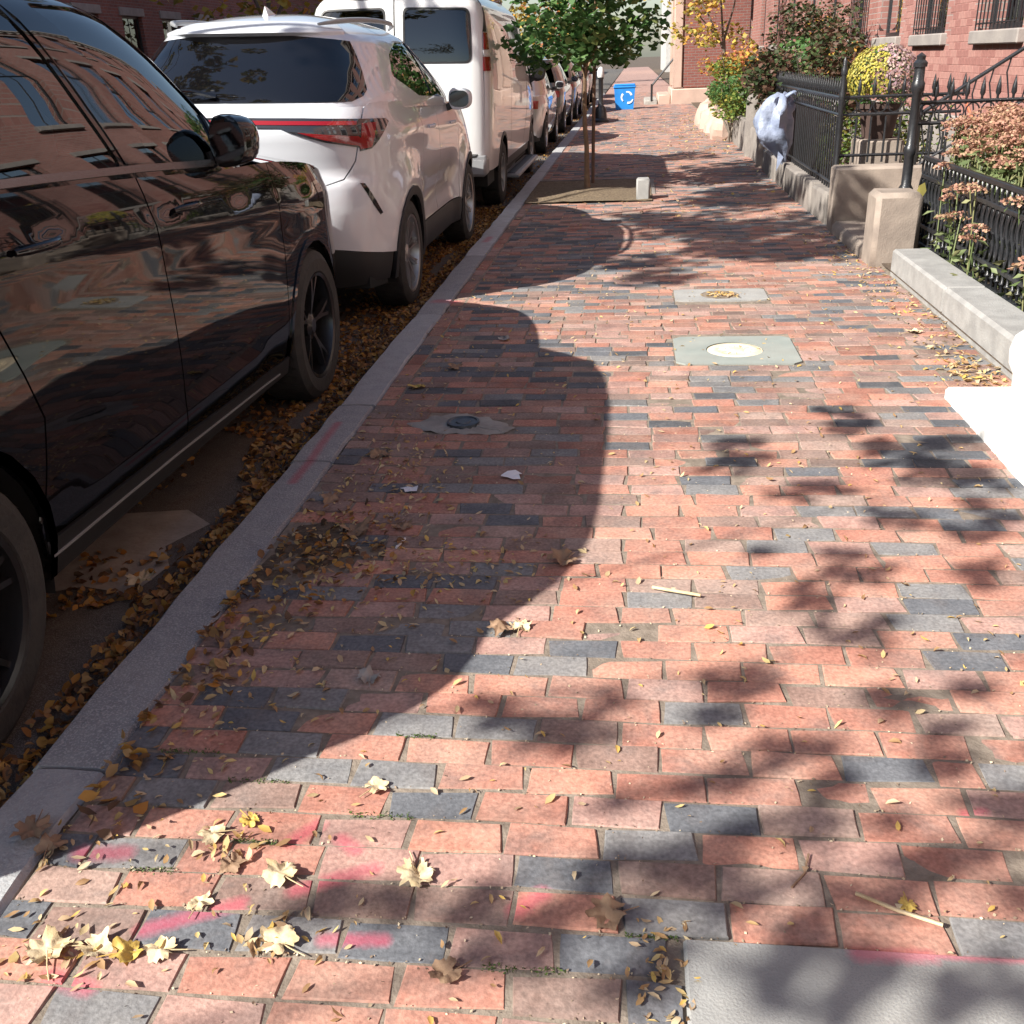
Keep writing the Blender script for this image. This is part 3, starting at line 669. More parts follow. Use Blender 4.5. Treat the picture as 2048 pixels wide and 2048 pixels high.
def both(sh, pts, front=False):
    c = sh.L if front else 0.0; P = [p for p in pts if abs(p[0]-c) > 1e-6]
    return P + [(2*c-a, b) for a, b in reversed(P)]
def S(sh, pts): return [(sh.ts(y,z), z) for y,z in pts]
def cap_top(sh, z, dome, name, m, parent, rings=7, n=96):
    out = [sh.P(-sh.L + 2*sh.L*i/n, z) for i in range(n)]
    cy = sum(p.y for p in out)/n; g = MB(); vs = []
    for k in range(rings+1):
        s_ = 1-k/rings*.98
        for p in out: vs.append((p.x*s_, cy+(p.y-cy)*s_, z + dome*(1-s_**2.2)))
    fs = [(k*n+i,k*n+(i+1)%n,(k+1)*n+(i+1)%n,(k+1)*n+i) for k in range(rings) for i in range(n)] + [tuple(rings*n+i for i in range(n))]
    g.add(vs, fs); o = g.build(name, m, parent, smooth=180, loc=(0,0,0)); return o
def wheel(parent, x, y, z, r, rimr, width, style, rim_m, nm='wheel'):
    w = bpy.data.objects.new(nm, None); C.objects.link(w); w.parent = parent; w.location = (x,y,z); w.empty_display_size = .1
    sg = 1 if x > 0 else -1
    if sg < 0: w.rotation_euler = (0,0,PI)
    h = width/2; g = MB()
    g.lathe([(rimr,-h*.8),(rimr+.01,-h),(r-.05,-h*1.04),(r-.012,-h*.86),(r,-h*.6),(r,h*.6),(r-.012,h*.86),(r-.05,h*1.04),(rimr+.012,h),(rimr,h*.86)], (0,0,0), 48, 'x')
    for i in range(44):                                   # tread blocks
        a = 2*PI*i/44
        for u in (-.55,.0,.55):
            c, s_ = math.cos(a+u*.05), math.sin(a+u*.05); g.add([(h*(u-.22),r*1.0*c-.012*s_,r*s_+.012*c),(h*(u+.22),r*c-.012*s_,r*s_+.012*c),(h*(u+.22),(r+.005)*c,(r+.005)*s_),(h*(u-.22),(r+.005)*c,(r+.005)*s_)], [(0,1,2,3)])
    g.build('tyre', 'rubber', w, smooth=35, loc=(0,0,0))
    g = MB(); R = rimr
    g.lathe([(R+.012,h*.88),(R+.004,h*.98),(R-.012,h*.93),(R-.02,h*.6),(R-.03,-h*.7),(.07,-h*.5)], (0,0,0), 40, 'x')
    g.lathe([(0,h*.72),(.035,h*.72),(.045,h*.66),(.07,h*.6),(.075,h*.3)], (0,0,0), 20, 'x')
    n = {'five':5,'multi':10,'steel':8}[style]
    for i in range(n):
        a = 2*PI*i/n + .2
        pair = ((-.16,.05),(.16,-.05)) if style == 'five' else ((-.06,.02),(.06,-.02)) if style == 'multi' else ((0,0),)
        for d0, d1 in pair:
            wd = .028 if style == 'five' else .014 if style == 'multi' else .05
            pts = []
            for rad, aa, hh, ww in ((.05, a+d1*2, h*.62, wd*1.1), (R*.55, a+(d0+d1)*.55, h*.74, wd), (R-.008, a+d0, h*.84, wd*.85)):
                c, s_ = math.cos(aa), math.sin(aa); tx, ty = -s_*ww/2, c*ww/2
                pts += [(hh-.03,rad*c+tx,rad*s_+ty),(hh,rad*c+tx*.7,rad*s_+ty*.7),(hh,rad*c-tx*.7,rad*s_-ty*.7),(hh-.03,rad*c-tx,rad*s_-ty)]
            g.add(pts, [(k*4+q,k*4+q+1,(k+1)*4+q+1,(k+1)*4+q) for k in range(2) for q in range(3)])
    g.build('rim', rim_m, w, smooth=35, loc=(0,0,0))
    g = MB(); g.lathe([(0,-h*.1),(R*.72,-h*.1),(R*.72,-h*.2)], (0,0,0), 28, 'x'); g.build('brake_disc', 'underbody' if style == 'five' else 'bumper_grey', w, smooth=40, loc=(0,0,0))
    return w
def inner_body(parent, sh, W, wheels, z0, ztop_f, y0, y1, wr, deck=True):
    """dark structure behind the panels, drawn in round the wheel wells"""
    g = MB(); n = 60; vs = []
    for i in range(n+1):
        y = y0+(y1-y0)*i/n
        nearw = min(abs(y-a) for a in wheels)
        k = sh.P(sh.ts(y,.5), .5).x
        hw = min(k-.05, W-.06) if nearw > wr else min(k-.05, W-.31)
        zt = ztop_f(y)-.03
        vs += [(-hw,y,z0),(hw,y,z0),(hw,y,zt),(-hw,y,zt)]
    fs = [(i*4+j,i*4+(j+1)%4,(i+1)*4+(j+1)%4,(i+1)*4+j) for i in range(n) for j in range(4)] + [(3,2,1,0),(n*4,n*4+1,n*4+2,n*4+3)]
    g.add(vs, fs); g.build('chassis', 'underbody', parent, loc=(0,0,0))
def liner(parent, x0, x1, yc, zc, r):
    g = MB(); n = 18; vs = []
    for i in range(n+1):
        a = -.3+(PI+.6)*i/n
        for x in (x0,x1): vs.append((x,yc+r*math.cos(a),zc+r*math.sin(a)))
    g.add(vs, [(2*i,2*i+1,2*i+3,2*i+2) for i in range(n)]); g.build('wheel_well', 'underbody', parent, smooth=60, loc=(0,0,0))
def lettering(parent, text, size, mw_, m, ext=.0015, pitch=1.25):
    """raised letters, each a piece of its own"""
    for i, ch in enumerate(text):
        cu = bpy.data.curves.new('letters', 'FONT'); cu.body = ch; cu.size = size; cu.extrude = ext; cu.align_x = 'CENTER'
        ob = bpy.data.objects.new('tmp', cu); C.objects.link(ob); bpy.context.view_layer.update()
        me = bpy.data.meshes.new_from_object(ob.evaluated_get(bpy.context.evaluated_depsgraph_get())); bpy.data.objects.remove(ob)
        me.name = 'letter'; me.materials.clear(); me.materials.append(M[m]); me.transform(mw_ @ Matrix.Translation(((i-(len(text)-1)/2)*size*pitch,0,0)))
        put('letter', me, parent, loc=(0,0,0))
def seats(parent, rows, m, xs=(-.38,.38)):
    for y, z in rows:
        for x in xs:
            g = MB(); g.cbox((x-.24,y-.08,z-.62),(x+.24,y+.10,z),.05); g.build('seat_back', m, parent, smooth=60, loc=(0,0,0))
            g = MB(); g.cbox((x-.13,y-.07,z+.03),(x+.13,y+.05,z+.24),.045); g.tube([(x-.05,y,z-.02),(x-.05,y,z+.06)],.008); g.tube([(x+.05,y,z-.02),(x+.05,y,z+.06)],.008); g.build('headrest', m, parent, smooth=60, loc=(0,0,0))
def handle(parent, sh, y, z, m, ln=.2):
    g = MB(); pts = []
    for i in range(7):
        t = i/6; yy = y-ln/2+ln*t; p = sh.Q(sh.ts(yy,z), z, .006+.026*math.sin(PI*t)**.6); pts.append(p)
    g.tube(pts, [.010,.012,.013,.013,.013,.012,.010], 8); return g.build('door_handle', m, parent, smooth=60, loc=(0,0,0))
def mirror_unit(parent, x, y, z, m_shell, sx=.2, sy=.14, sz=.17, m_low='trim_black'):
    """door mirror: bulbous cap, glass facing back, foot on the door"""
    g = MB(); nu, nv = 20, 12; vs = []
    for i in range(nv+1):
        ph = -PI/2+PI*i/nv
        for j in range(nu):
            th = 2*PI*j/nu; c = math.copysign(abs(math.cos(ph))**.6, math.cos(ph)); s_ = math.copysign(abs(math.sin(ph))**.75, math.sin(ph))
            a = math.copysign(abs(math.cos(th))**.7, math.cos(th)); b = math.copysign(abs(math.sin(th))**.8, math.sin(th))
            yy = sy*b*c; yy = max(yy, -sy*.42)
            vs.append((x+sx/2*a*c*(1-.12*(b<0)), y+yy, z+sz/2*s_*(1 - .12*a*c)))
    g.add(vs, [(i*nu+j,i*nu+(j+1)%nu,(i+1)*nu+(j+1)%nu,(i+1)*nu+j) for i in range(nv) for j in range(nu)])
    o = g.build('wing_mirror', m_shell, parent, smooth=50, loc=(0,0,0))
    g = MB(); n = 20; g.add([(x+sx*.41*math.copysign(abs(math.cos(2*PI*k/n))**.7,math.cos(2*PI*k/n)), y-sy*.43, z+sz*.38*math.copysign(abs(math.sin(2*PI*k/n))**.7,math.sin(2*PI*k/n))) for k in range(n)], [tuple(range(n))]); g.build('mirror_glass', 'mirror_glass', o, loc=(0,0,0))
    sgn = -1 if x > 0 else 1
    g = MB(); g.add([(x+sgn*sx*.25,y-.05,z-sz*.42),(x+sgn*sx*.25,y+.05,z-sz*.42),(x+sgn*(sx*.9),y-.06,z-sz*.75),(x+sgn*(sx*.9),y+.09,z-sz*.75),(x+sgn*sx*.25,y-.05,z-sz*.1),(x+sgn*sx*.25,y+.05,z-sz*.1),(x+sgn*sx*.9,y-.06,z-sz*.35),(x+sgn*sx*.9,y+.09,z-sz*.35)],
        [(0,1,3,2),(4,6,7,5),(0,2,6,4),(1,5,7,3),(0,4,5,1),(2,3,7,6)]); g.build('mirror_arm', m_low, o, loc=(0,0,0))
    return o

def car_root(name, label, cat, xside, W, y0, group='cars parked along the kerb'):
    """empty under the car on the leaning road; parts in car space: x from the middle, y as in the street, z above the sidewalk"""
    t = thing(name, label, cat, (xside-W, 0, 0), (0, LEAN, 0), group)
    # pivot about the wheel next to the kerb
    px, pz = xside, RZ; R = Matrix.Rotation(LEAN, 3, 'Y'); d = R @ Vector((W,0,pz)); t.location = Vector((px,0,pz))-d
    # move the empty to the car's own base, parts shift the other way
    t['y0'] = y0
    return t
def finish_car(t):
    y0 = t['y0']; del t['y0']
    t.location = t.location + Vector((0,y0,0))
    for ch in t.children: ch.location = ch.location + Vector((0,-y0,0))

# ---- black SUV, nearest, facing away
def black_suv():
    W = .985; t = car_root('black_suv', 'glossy black SUV nearest the camera with dark wheels', 'car', -1.615, W, 3.3)
    zt = pchip([(.8,1.19),(1.5,1.225),(2.66,1.19),(3.2,1.16),(4.04,1.105),(4.5,1.09),(4.9,1.055),(5.3,1.0),(5.6,.93),(6.0,.82)]); zt = blur(zt, .12)
    wy = (1.90,4.93); wz = .245; wrad = .388
    def sculpt(y, z):
        k = 0
        for a in wy:
            d = math.hypot(y-a, (z-wz)); k = max(k, math.exp(-((d-.46)/.20)**2)*.007)
        m_ = sstep(2.3,2.7,y)*(1-sstep(4.0,4.4,y))
        k += m_*.010*math.exp(-((z-.30)/.07)**2)                 # scooped lower doors
        zc = 1.085-.068*(y-2.4); k += .007*(1-sstep(zc-.004,zc+.010,z))*sstep(zc-.16,zc-.004,z)      # waist crease
        return k
    lo = Shell([(0,.86),(.4,.86),(.75,.92),(.93,1.08),(.975,1.5),(.985,2.2),(.99,3.0),(.99,3.8),(.988,4.7),(.965,5.40),(.86,5.76),(.5,5.93),(0,5.98)],
               [(-.2,.90),(0,.945),(.18,.985),(.36,1.001),(.53,.998),(.68,.994),(.83,.990),(.89,.986),(1,.957),(1.2,.87)],
               ry=[(.1,.10),(.35,.0),(.7,.0),(1.2,.08)], fy=[(.1,.16),(.4,.02),(.6,0),(1.2,.06)], wr=(.9,1.7), wf=(5.0,5.85), ztop=zt, z0=.12, sculpt=sculpt); lo.w = blur(lo.w, .085)
    z0 = .18; A = .435; sill = pchip([(1.5,.28),(2.37,.27),(3.25,.25),(3.96,.215),(4.4,.20)])
    def top(ya, yb, n=8): return [(ya+(yb-ya)*i/n, zt(ya+(yb-ya)*i/n)) for i in range(n+1)]
    for mr in (False, True):
        K = dict(parent=t, mirror=mr, sp=.045)
        # rear wing: from the rear middle round to the door
        rd = [(2.30,.33),(2.36,.5),(2.40,.62),(2.36,.75),(2.30,.9),(2.28,zt(2.28))]
        bodyr = [(0,z0)] + [(lo.tr(.6,.3),z0)] + S(lo, [(1.3,z0)] + list(reversed(arch(wy[0],wz,A,.2)))+[(2.303,.29)]) 
        bodyr = [(0,z0),(lo.ts(1.40,z0),z0)] + [(lo.ts(y,z),z) for y,z in reversed(arch(wy[0],wz,A,z0))][1:] + [(lo.ts(y,z),z) for y,z in rd]
        bodyr += [(lo.ts(y,zt(y)-.001),zt(y)-.001) for y in (2.0,1.7,1.4,1.2)] + [(lo.tr(.6,1.1),1.19),(0,1.19)]
        panel(lo, 'rear_wing', bodyr, 'paint_black', **K)
        # doors
        rdoor = [(y+.008,z) for y,z in rd] + [(y,zt(y)-.001) for y in (2.6,2.9,3.24)] + [(3.268,.9),(3.275,.7),(3.27,.45),(3.26,sill(3.26)+.015),(2.8,sill(2.8)+.015),(2.42,sill(2.42)+.02)]
        rdoor = [rdoor[i] for i in range(len(rd))] + rdoor[len(rd):]
        panel(lo, 'door', S(lo, rdoor), 'paint_black', **K)
        fl = [(4.45,.33),(4.47,.55),(4.50,.70),(4.50,.85),(4.50,1.0),(4.50,zt(4.50))]
        fdoor = [(3.27,sill(3.27)+.015),(3.278,.45),(3.283,.7),(3.276,.9),(3.25,zt(3.25)-.001)] + [(y,zt(y)-.001) for y in (3.5,3.8,4.1,4.3)] + [(y-.008,z) for y,z in reversed(fl)] + [(4.40,sill(4.4)+.015),(3.8,sill(3.8)+.015)]
        d = panel(lo, 'door', S(lo, fdoor), 'paint_black', **K)
        # front wing and nose
        fr = fl + [(y,zt(y)-.001) for y in (4.7,4.95,5.2,5.5)]
        fr2 = [(lo.ts(y,z),z) for y,z in fr] + [(lo.tf(.78,.86),.87),(lo.tf(.4,.84),.825),(lo.L,.82),(lo.L,z0+.02)] + [(lo.ts(5.44,z0),z0)] + [(lo.ts(y,z),z) for y,z in arch(wy[1],wz,A,z0)][1:-1] + [(lo.ts(4.455,.3),.3)]
        panel(lo, 'front_wing', fr2, 'paint_black', **K)
        # rocker
        sl = [(2.34,.16),(4.47,.13),(4.47,sill(4.47)+.008),(3.8,sill(3.8)+.008),(3.2,sill(3.2)+.008),(2.7,sill(2.7)+.008),(2.32,sill(2.32)+.008)]
        panel(lo, 'rocker_panel', S(lo, sl), 'trim_black', off=.004, **K)
        st = [(2.34,sill(2.34)-.045),(3.2,sill(3.2)-.045),(4.34,sill(4.34)-.045),(4.34,sill(4.34)-.038),(3.2,sill(3.2)-.038),(2.34,sill(2.34)-.038)]
        panel(lo, 'rocker_trim', S(lo, st), 'bumper_grey', off=.009, flange=.006, **K)
        # arch lips
        for a in wy:
            o_, i_ = arch(a,wz,A+.028,.16), arch(a,wz,A-.006,.16)
            panel(lo, 'arch_lip', S(lo, o_+list(reversed(i_))), 'gloss_black', off=.006, flange=.02, **K)
        liner(t, (-1 if mr else 1)*(W-.32), (-1 if mr else 1)*(W-.03), wy[0], wz, A+.01); liner(t, (-1 if mr else 1)*(W-.32), (-1 if mr else 1)*(W-.03), wy[1], wz, A+.01)
    # bonnet
    g = MB(); ny_, nx_ = 22, 20; vs = []
    for j in range(ny_+1):
        y = 4.42+(5.93-4.42)*j/ny_; zz = zt(y); hw = lo.P(lo.ts(min(y,5.52),zt(min(y,5.52))), zt(min(y,5.52))).x; hw = hw if y <= 5.52 else hw*(1-.55*((y-5.52)/.42)**1.6)
        for i in range(nx_+1):
            u = -1+2*i/nx_; vs.append((hw*u, y, zz + .055*(1-abs(u)**2.6)*(1-.35*sstep(5.2,5.8,y)) + .012*math.exp(-((abs(u)-.72)/.09)**2)))
    g.add(vs, [(j*(nx_+1)+i,j*(nx_+1)+i+1,(j+1)*(nx_+1)+i+1,(j+1)*(nx_+1)+i) for j in range(ny_) for i in range(nx_)]); g.build('bonnet', 'paint_black', t, smooth=180, loc=(0,0,0))
    # cabin
    up = Shell([(0,.92),(.4,.93),(.74,1.0),(.88,1.25),(.925,1.8),(.935,2.6),(.935,3.3),(.925,3.9),(.90,4.25),(.80,4.50),(.5,4.66),(0,4.72)],
               [(.95,1.03),(1.1,1.015),(1.2,.995),(1.4,.925),(1.55,.865),(1.64,.81),(1.69,.75),(1.715,.69)],
               ry=[(1.0,0),(1.7,.34)], fy=[(1.05,-.04),(1.12,.0),(1.25,.13),(1.51,.46),(1.66,.72),(1.72,.88)], wr=(1.0,2.3), wf=(2.6,4.25))
    ZR = 1.705
    fg = rnd([(3.42,1.185),(4.22,1.135),(4.20,1.22),(3.885,1.50),(3.66,1.645),(3.50,1.668),(3.155,1.668)], .03)
    rg = rnd([(2.25,1.235),(3.19,1.195),(2.965,1.668),(2.2,1.66),(1.95,1.60)], .03)
    qg = rnd([(1.55,1.25),(2.10,1.24),(1.86,1.58),(1.62,1.52)], .03)
    for mr in (False, True):
        sgn = -1 if mr else 1
        fgt, rgt, qgt = S(up, fg), S(up, rg), S(up, qg)
        wide = lambda P, k=.012: [( (a-sum(p[0] for p in P)/len(P))*(1+k)+sum(p[0] for p in P)/len(P), (b-sum(p[1] for p in P)/len(P))*(1+k*2)+sum(p[1] for p in P)/len(P)) for a,b in P]
        ws = [(up.L,1.10),(up.tf(.4,1.11),1.105),(up.tf(.66,1.12),1.12),(up.tf(.50,1.64),1.645),(up.tf(.3,1.65),1.655)]
        bl = [(up.tr(.3,1.25),1.25),(up.tr(.62,1.25),1.25),(up.tr(.56,1.55),1.55),(up.tr(.3,1.56),1.565)]
        ol = [(0,1.17)] + [(up.ts(y,z),z) for y,z in [(1.3,1.17),(1.8,1.185),(2.4,1.165),(3.0,1.14),(3.6,1.10),(4.1,1.07)]] + [(up.tf(.6,1.06),1.06),(up.L,1.06),(up.L,ZR),(0,ZR)]
        panel(up, 'cabin_frame', ol, 'paint_black', t, sp=.05, holes=[fgt,rgt,qgt]+[], mirror=mr)
        panel(up, 'side_window', wide(fgt), 'tint_suv', t, sp=.06, off=-.006, flange=0, mirror=mr)
        panel(up, 'side_window', wide(rgt), 'tint_dark', t, sp=.06, off=-.006, flange=0, mirror=mr)
        panel(up, 'quarter_window', wide(qgt), 'tint_dark', t, sp=.06, off=-.006, flange=0, mirror=mr)
        if not mr:
            panel(up, 'windscreen', both(up, ws, True), 'gloss_black', t, sp=.06, off=.003, flange=.004)
            panel(up, 'rear_window', both(up, bl), 'gloss_black', t, sp=.06, off=.003, flange=.004)
        # belt moulding and B pillar cover
        bm_ = [(2.0,1.225),(2.7,1.198),(3.3,1.168),(3.9,1.128),(4.3,1.105),(4.3,1.130),(3.9,1.152),(3.3,1.190),(2.7,1.220),(2.0,1.245)]
        panel(up, 'belt_moulding', S(up, bm_), 'belt_satin', t, sp=.05, off=.010, flange=.012, mirror=mr)
        bp = [(3.215,1.20),(3.395,1.19),(3.135,1.67),(2.985,1.67)]
        panel(up, 'pillar_cover', S(up, bp), 'gloss_black', t, sp=.05, off=.004, flange=.006, mirror=mr)
        mirror_unit(t, sgn*(W+.01), 4.0, 1.215, 'paint_black', .17, .15, .19)
        panel(up, 'mirror_sail', S(up, rnd([(4.02,1.13),(4.26,1.12),(4.24,1.20),(4.08,1.32)],.02)), 'gloss_black', t, sp=.05, off=.006, flange=.01, mirror=mr)
        for x in wy: wheel(t, sgn*(W-.125), x, wz, wrad, .265, .25, 'five', 'rim_black')
    handle(t, lo, 3.53, 1.025, 'paint_black', .22); handle(t, lo, 2.55, 1.055, 'paint_black', .22)
    cap_top(up, ZR, .055, 'roof', 'paint_black', t)
    inner_body(t, lo, W, wy, .16, lambda y: min(zt(y),1.13), 1.02, 5.5, .47)
    seats(t, [(3.55,1.12),(2.55,1.12)], 'seat_pale')
    g = MB(); g.cbox((-.8,4.05,.9),(.8,4.45,1.12),.05); g.build('dashboard', 'seat', t, smooth=60, loc=(0,0,0))
    g = MB(); g.lathe([(.185,-.012),(.198,0),(.185,.012),(.172,0),(.185,-.012)], (-.38,0,0), 28, 'y'); g.tube([(-.55,0,0),(-.21,0,0)],.014); g.tube([(-.38,0,0),(-.38,0,-.18)],.014)
    o = g.build('steering_wheel', 'seat', t, smooth=60, loc=(0,3.98,1.12)); o.rotation_euler = (math.radians(-22),0,0)
    finish_car(t); return t

# ---- white crossover ahead of it
def white_crossover():
    W = .93; t = car_root('white_crossover', 'white crossover with red-and-black tail lamp band and black rear window', 'car', -1.565, W, 8.3)
    zt = pchip([(5.9,1.24),(6.6,1.25),(7.2,1.235),(8.0,1.195),(9.2,1.15),(9.7,1.10),(10.2,1.0),(10.8,.82)])
    wy = (7.06,9.74); wz = .235; A = .412
    def sculpt(y, z):
        k = 0
        for a in wy:
            d = math.hypot(y-a, z-wz); k = max(k, math.exp(-((d-.47)/.16)**2)*.040)
        m_ = sstep(7.3,7.9,y)*(1-sstep(8.9,9.4,y))
        k -= m_*.045*math.exp(-((z-.52)/.16)**2)
        k += .02*math.exp(-((z-1.06)/.10)**2)*sstep(6.3,7.2,y)*(1-sstep(7.4,8.4,y))
        return k
    lo = Shell([(0,6.06),(.35,6.065),(.66,6.13),(.86,6.30),(.915,6.66),(.92,7.1),(.92,8.0),(.92,9.0),(.915,9.7),(.87,10.2),(.68,10.55),(.35,10.68),(0,10.71)],
               [(0,.94),(.15,.97),(.35,.985),(.6,1.0),(.8,1.0),(.9,.985),(1,.955)],
               ry=[(.1,.10),(.38,.02),(.6,.0),(.78,.02),(.86,.055),(1.0,.035),(1.1,.02),(1.17,.05),(1.25,.12)], fy=[(.1,.1),(.5,0),(1.0,.1)], wr=(6.1,7.1), wf=(9.6,10.5), ztop=zt, z0=.1, sculpt=sculpt)
    z0 = .17
    for mr in (False, True):
        K = dict(parent=t, mirror=mr, sp=.05)
        # tailgate (half), quarter panel, doors, front
        tgp = [(0,.80),(lo.tr(.60,.80),.80),(lo.tr(.70,.83),.83),(lo.tr(.765,.93),.93),(lo.tr(.79,1.05),1.05),(lo.tr(.80,1.16),1.16),(lo.tr(.80,1.235),1.235),(0,1.235)]
        if not mr: panel(lo, 'tailgate', both(lo, tgp), 'paint_white', parent=t, sp=.05)
        q = [(0,.44),(lo.tr(.45,.44),.44),(lo.tr(.70,.42),.40),(lo.ts(6.45,.36),.35)]
        ar = list(reversed(arch(wy[0],wz,A+.05,.33)))
        q += [(lo.ts(y,z),z) for y,z in ar] + [(lo.ts(y,z),z) for y,z in [(7.55,.36),(7.62,.6),(7.66,.9),(7.62,1.05),(7.50,zt(7.5)-.001)]]
        q += [(lo.ts(y,zt(y)-.001),zt(y)-.001) for y in (7.2,6.9,6.7,6.5)] + [(lo.tr(.806,1.235),1.235),(lo.tr(.806,1.16),1.16),(lo.tr(.796,1.05),1.05),(lo.tr(.771,.927),.927),(lo.tr(.705,.824),.824),(lo.tr(.60,.793),.793),(0,.793)]
        panel(lo, 'quarter_panel', q, 'paint_white', **K)
        rd = [(7.628,.6),(7.668,.9),(7.628,1.05),(7.508,zt(7.5)-.001),(7.8,zt(7.8)-.001),(8.1,zt(8.1)-.001),(8.32,zt(8.32)-.001),(8.36,.8),(8.35,.36),(7.558,.36)]
        panel(lo, 'door', S(lo, rd), 'paint_white', **K)
        fd = [(8.368,.8),(8.328,zt(8.33)-.001),(8.8,zt(8.8)-.001),(9.2,zt(9.2)-.001),(9.30,.9),(9.24,.6),(9.2,.36),(8.358,.36)]
        panel(lo, 'door', S(lo, fd), 'paint_white', **K)
        fr = [(9.308,.9),(9.208,zt(9.2)-.001)] + [(y,zt(y)-.001) for y in (9.5,9.8,10.1,10.3)]
        f2 = [(lo.ts(y,z),z) for y,z in fr] + [(lo.tf(.5,.9),.86),(lo.L,.83),(lo.L,.3)] + [(lo.ts(10.26,.3),.3)] + [(lo.ts(y,z),z) for y,z in arch(wy[1],wz,A+.05,.33)] + [(lo.ts(9.21,.36),.36),(lo.ts(9.25,.6),.6)]
        panel(lo, 'front_wing', f2, 'paint_white', **K)
        # black cladding: bumper skirt, sills, arches
        sk = [(0,.15),(lo.ts(6.56,.16),.16),(lo.ts(6.57,.34),.34),(lo.ts(6.45,.355),.345),(lo.tr(.70,.42),.395),(lo.tr(.45,.44),.435),(0,.435)]
        panel(lo, 'bumper_skirt', sk, 'trim_black', off=-.004, **K)
        panel(lo, 'sill_cladding', S(lo, [(7.5,.15),(9.3,.15),(9.25,.352),(8.4,.352),(7.52,.352)]), 'trim_black', off=.003, **K)
        for a in wy:
            o_, i_ = arch(a,wz,A+.052,.15), arch(a,wz,A-.008,.15)
            panel(lo, 'arch_cladding', S(lo, o_+list(reversed(i_))), 'trim_black', off=.010, flange=.025, **K)
            liner(t, (-1 if mr else 1)*(W-.32), (-1 if mr else 1)*(W-.03), a, wz, A+.01)
        # tail lamp: black housing, long red strip, red hook
        hs = [(0,1.185),(lo.tr(.5,1.18),1.178),(lo.tr(.8,1.165),1.165),(lo.ts(6.62,1.15),1.155),(lo.ts(6.66,1.13),1.135),(lo.ts(6.38,1.0),.995),(lo.ts(6.30,.985),.985),(lo.tr(.80,1.01),1.005),(lo.tr(.62,1.05),1.045),(lo.tr(.42,1.10),1.105),(lo.tr(.36,1.13),1.128),(0,1.13)]
        lp = panel(lo, 'tail_lamp', hs, 'lamp_smoke', off=.008, flange=.012, **K)
        panel(lo, 'light_bar', [(0,1.172),(lo.tr(.78,1.155),1.153),(lo.tr(.78,1.14),1.132),(lo.tr(.5,1.14),1.14),(0,1.148)], 'lamp_red', lp, sp=.05, off=.011, flange=.004, mirror=mr)
        panel(lo, 'light_hook', [(lo.tr(.47,1.10),1.103),(lo.tr(.79,1.07),1.072),(lo.ts(6.30,1.06),1.062),(lo.ts(6.33,1.14),1.14),(lo.ts(6.47,1.14),1.14),(lo.ts(6.38,1.0),1.004),(lo.ts(6.30,.995),.996),(lo.tr(.79,1.02),1.018),(lo.tr(.62,1.06),1.058)], 'lamp_red', lp, sp=.04, off=.011, flange=.004, mirror=mr)
        # vent slash on the bumper corner
        panel(lo, 'vent_slash', [(lo.ts(6.28,.80),.80),(lo.ts(6.31,.80),.795),(lo.ts(6.46,.60),.60),(lo.ts(6.43,.585),.59),(lo.ts(6.36,.66),.66)], 'gloss_black', t, sp=.04, off=.003, flange=.003, mirror=mr)
        for x in wy: wheel(t, (-1 if mr else 1)*(W-.115), x, wz, .37, .262, .235, 'multi', 'rim_silver')
    up = Shell([(0,6.20),(.35,6.205),(.64,6.27),(.80,6.45),(.865,6.9),(.89,7.5),(.89,8.3),(.875,8.9),(.82,9.25),(.68,9.45),(.35,9.58),(0,9.62)],
               [(1.0,1.03),(1.18,1.02),(1.25,1.0),(1.42,.915),(1.56,.83),(1.63,.775),(1.68,.69),(1.70,.63)],
               ry=[(1.1,-.05),(1.23,.0),(1.4,.16),(1.58,.37),(1.7,.46)], fy=[(1.1,-.05),(1.18,0),(1.4,.33),(1.6,.72),(1.7,.95)], wr=(6.3,7.6), wf=(7.8,9.2))
    ZR = 1.69
    sg = rnd([(7.22,1.395),(7.42,1.525),(7.82,1.605),(8.20,1.61),(8.55,1.57),(9.10,1.23),(9.13,1.19),(8.1,1.235),(7.75,1.25)], .02)
    for mr in (False, True):
        sgn = -1 if mr else 1; st = S(up, sg)
        ol = [(0,1.20)] + [(up.ts(y,z),z) for y,z in [(6.9,1.20),(7.5,1.19),(8.2,1.16),(8.8,1.14)]] + [(up.tf(.6,1.13),1.13),(up.L,1.13),(up.L,ZR),(0,ZR)]
        panel(up, 'cabin_frame', ol, 'paint_white', t, sp=.055, holes=[st], mirror=mr)
        cx_ = sum(a for a,_ in st)/len(st); cz_ = sum(b for _,b in st)/len(st)
        panel(up, 'side_window', [((a-cx_)*1.015+cx_,(b-cz_)*1.04+cz_) for a,b in st], 'tint_dark', t, sp=.06, off=-.006, flange=0, mirror=mr)
        bp = [(8.20,1.24),(8.30,1.235),(8.26,1.60),(8.16,1.605)]
        panel(up, 'pillar_cover', S(up, bp), 'gloss_black', t, sp=.06, off=.0, flange=.004, mirror=mr)
        rw = [(up.tr(.3,1.262),1.262),(up.tr(.735,1.262),1.262),(up.tr(.775,1.285),1.285),(up.tr(.78,1.32),1.32),(up.tr(.735,1.42),1.43),(up.tr(.63,1.60),1.60),(up.tr(.3,1.635),1.635)]
        ws = [(up.tf(.3,1.155),1.155),(up.tf(.66,1.17),1.17),(up.tf(.52,1.63),1.63),(up.tf(.3,1.64),1.645)]
        if not mr:
            panel(up, 'rear_window', both(up, rw), 'gloss_black', t, sp=.06, off=.004, flange=.006)
            panel(up, 'windscreen', both(up, ws, True), 'gloss_black', t, sp=.07, off=.003, flange=.004)
        mirror_unit(t, sgn*(W+.07), 8.93, 1.185, 'paint_white', .2, .14, .17)
        # roof rail
        g = MB(); pts = []
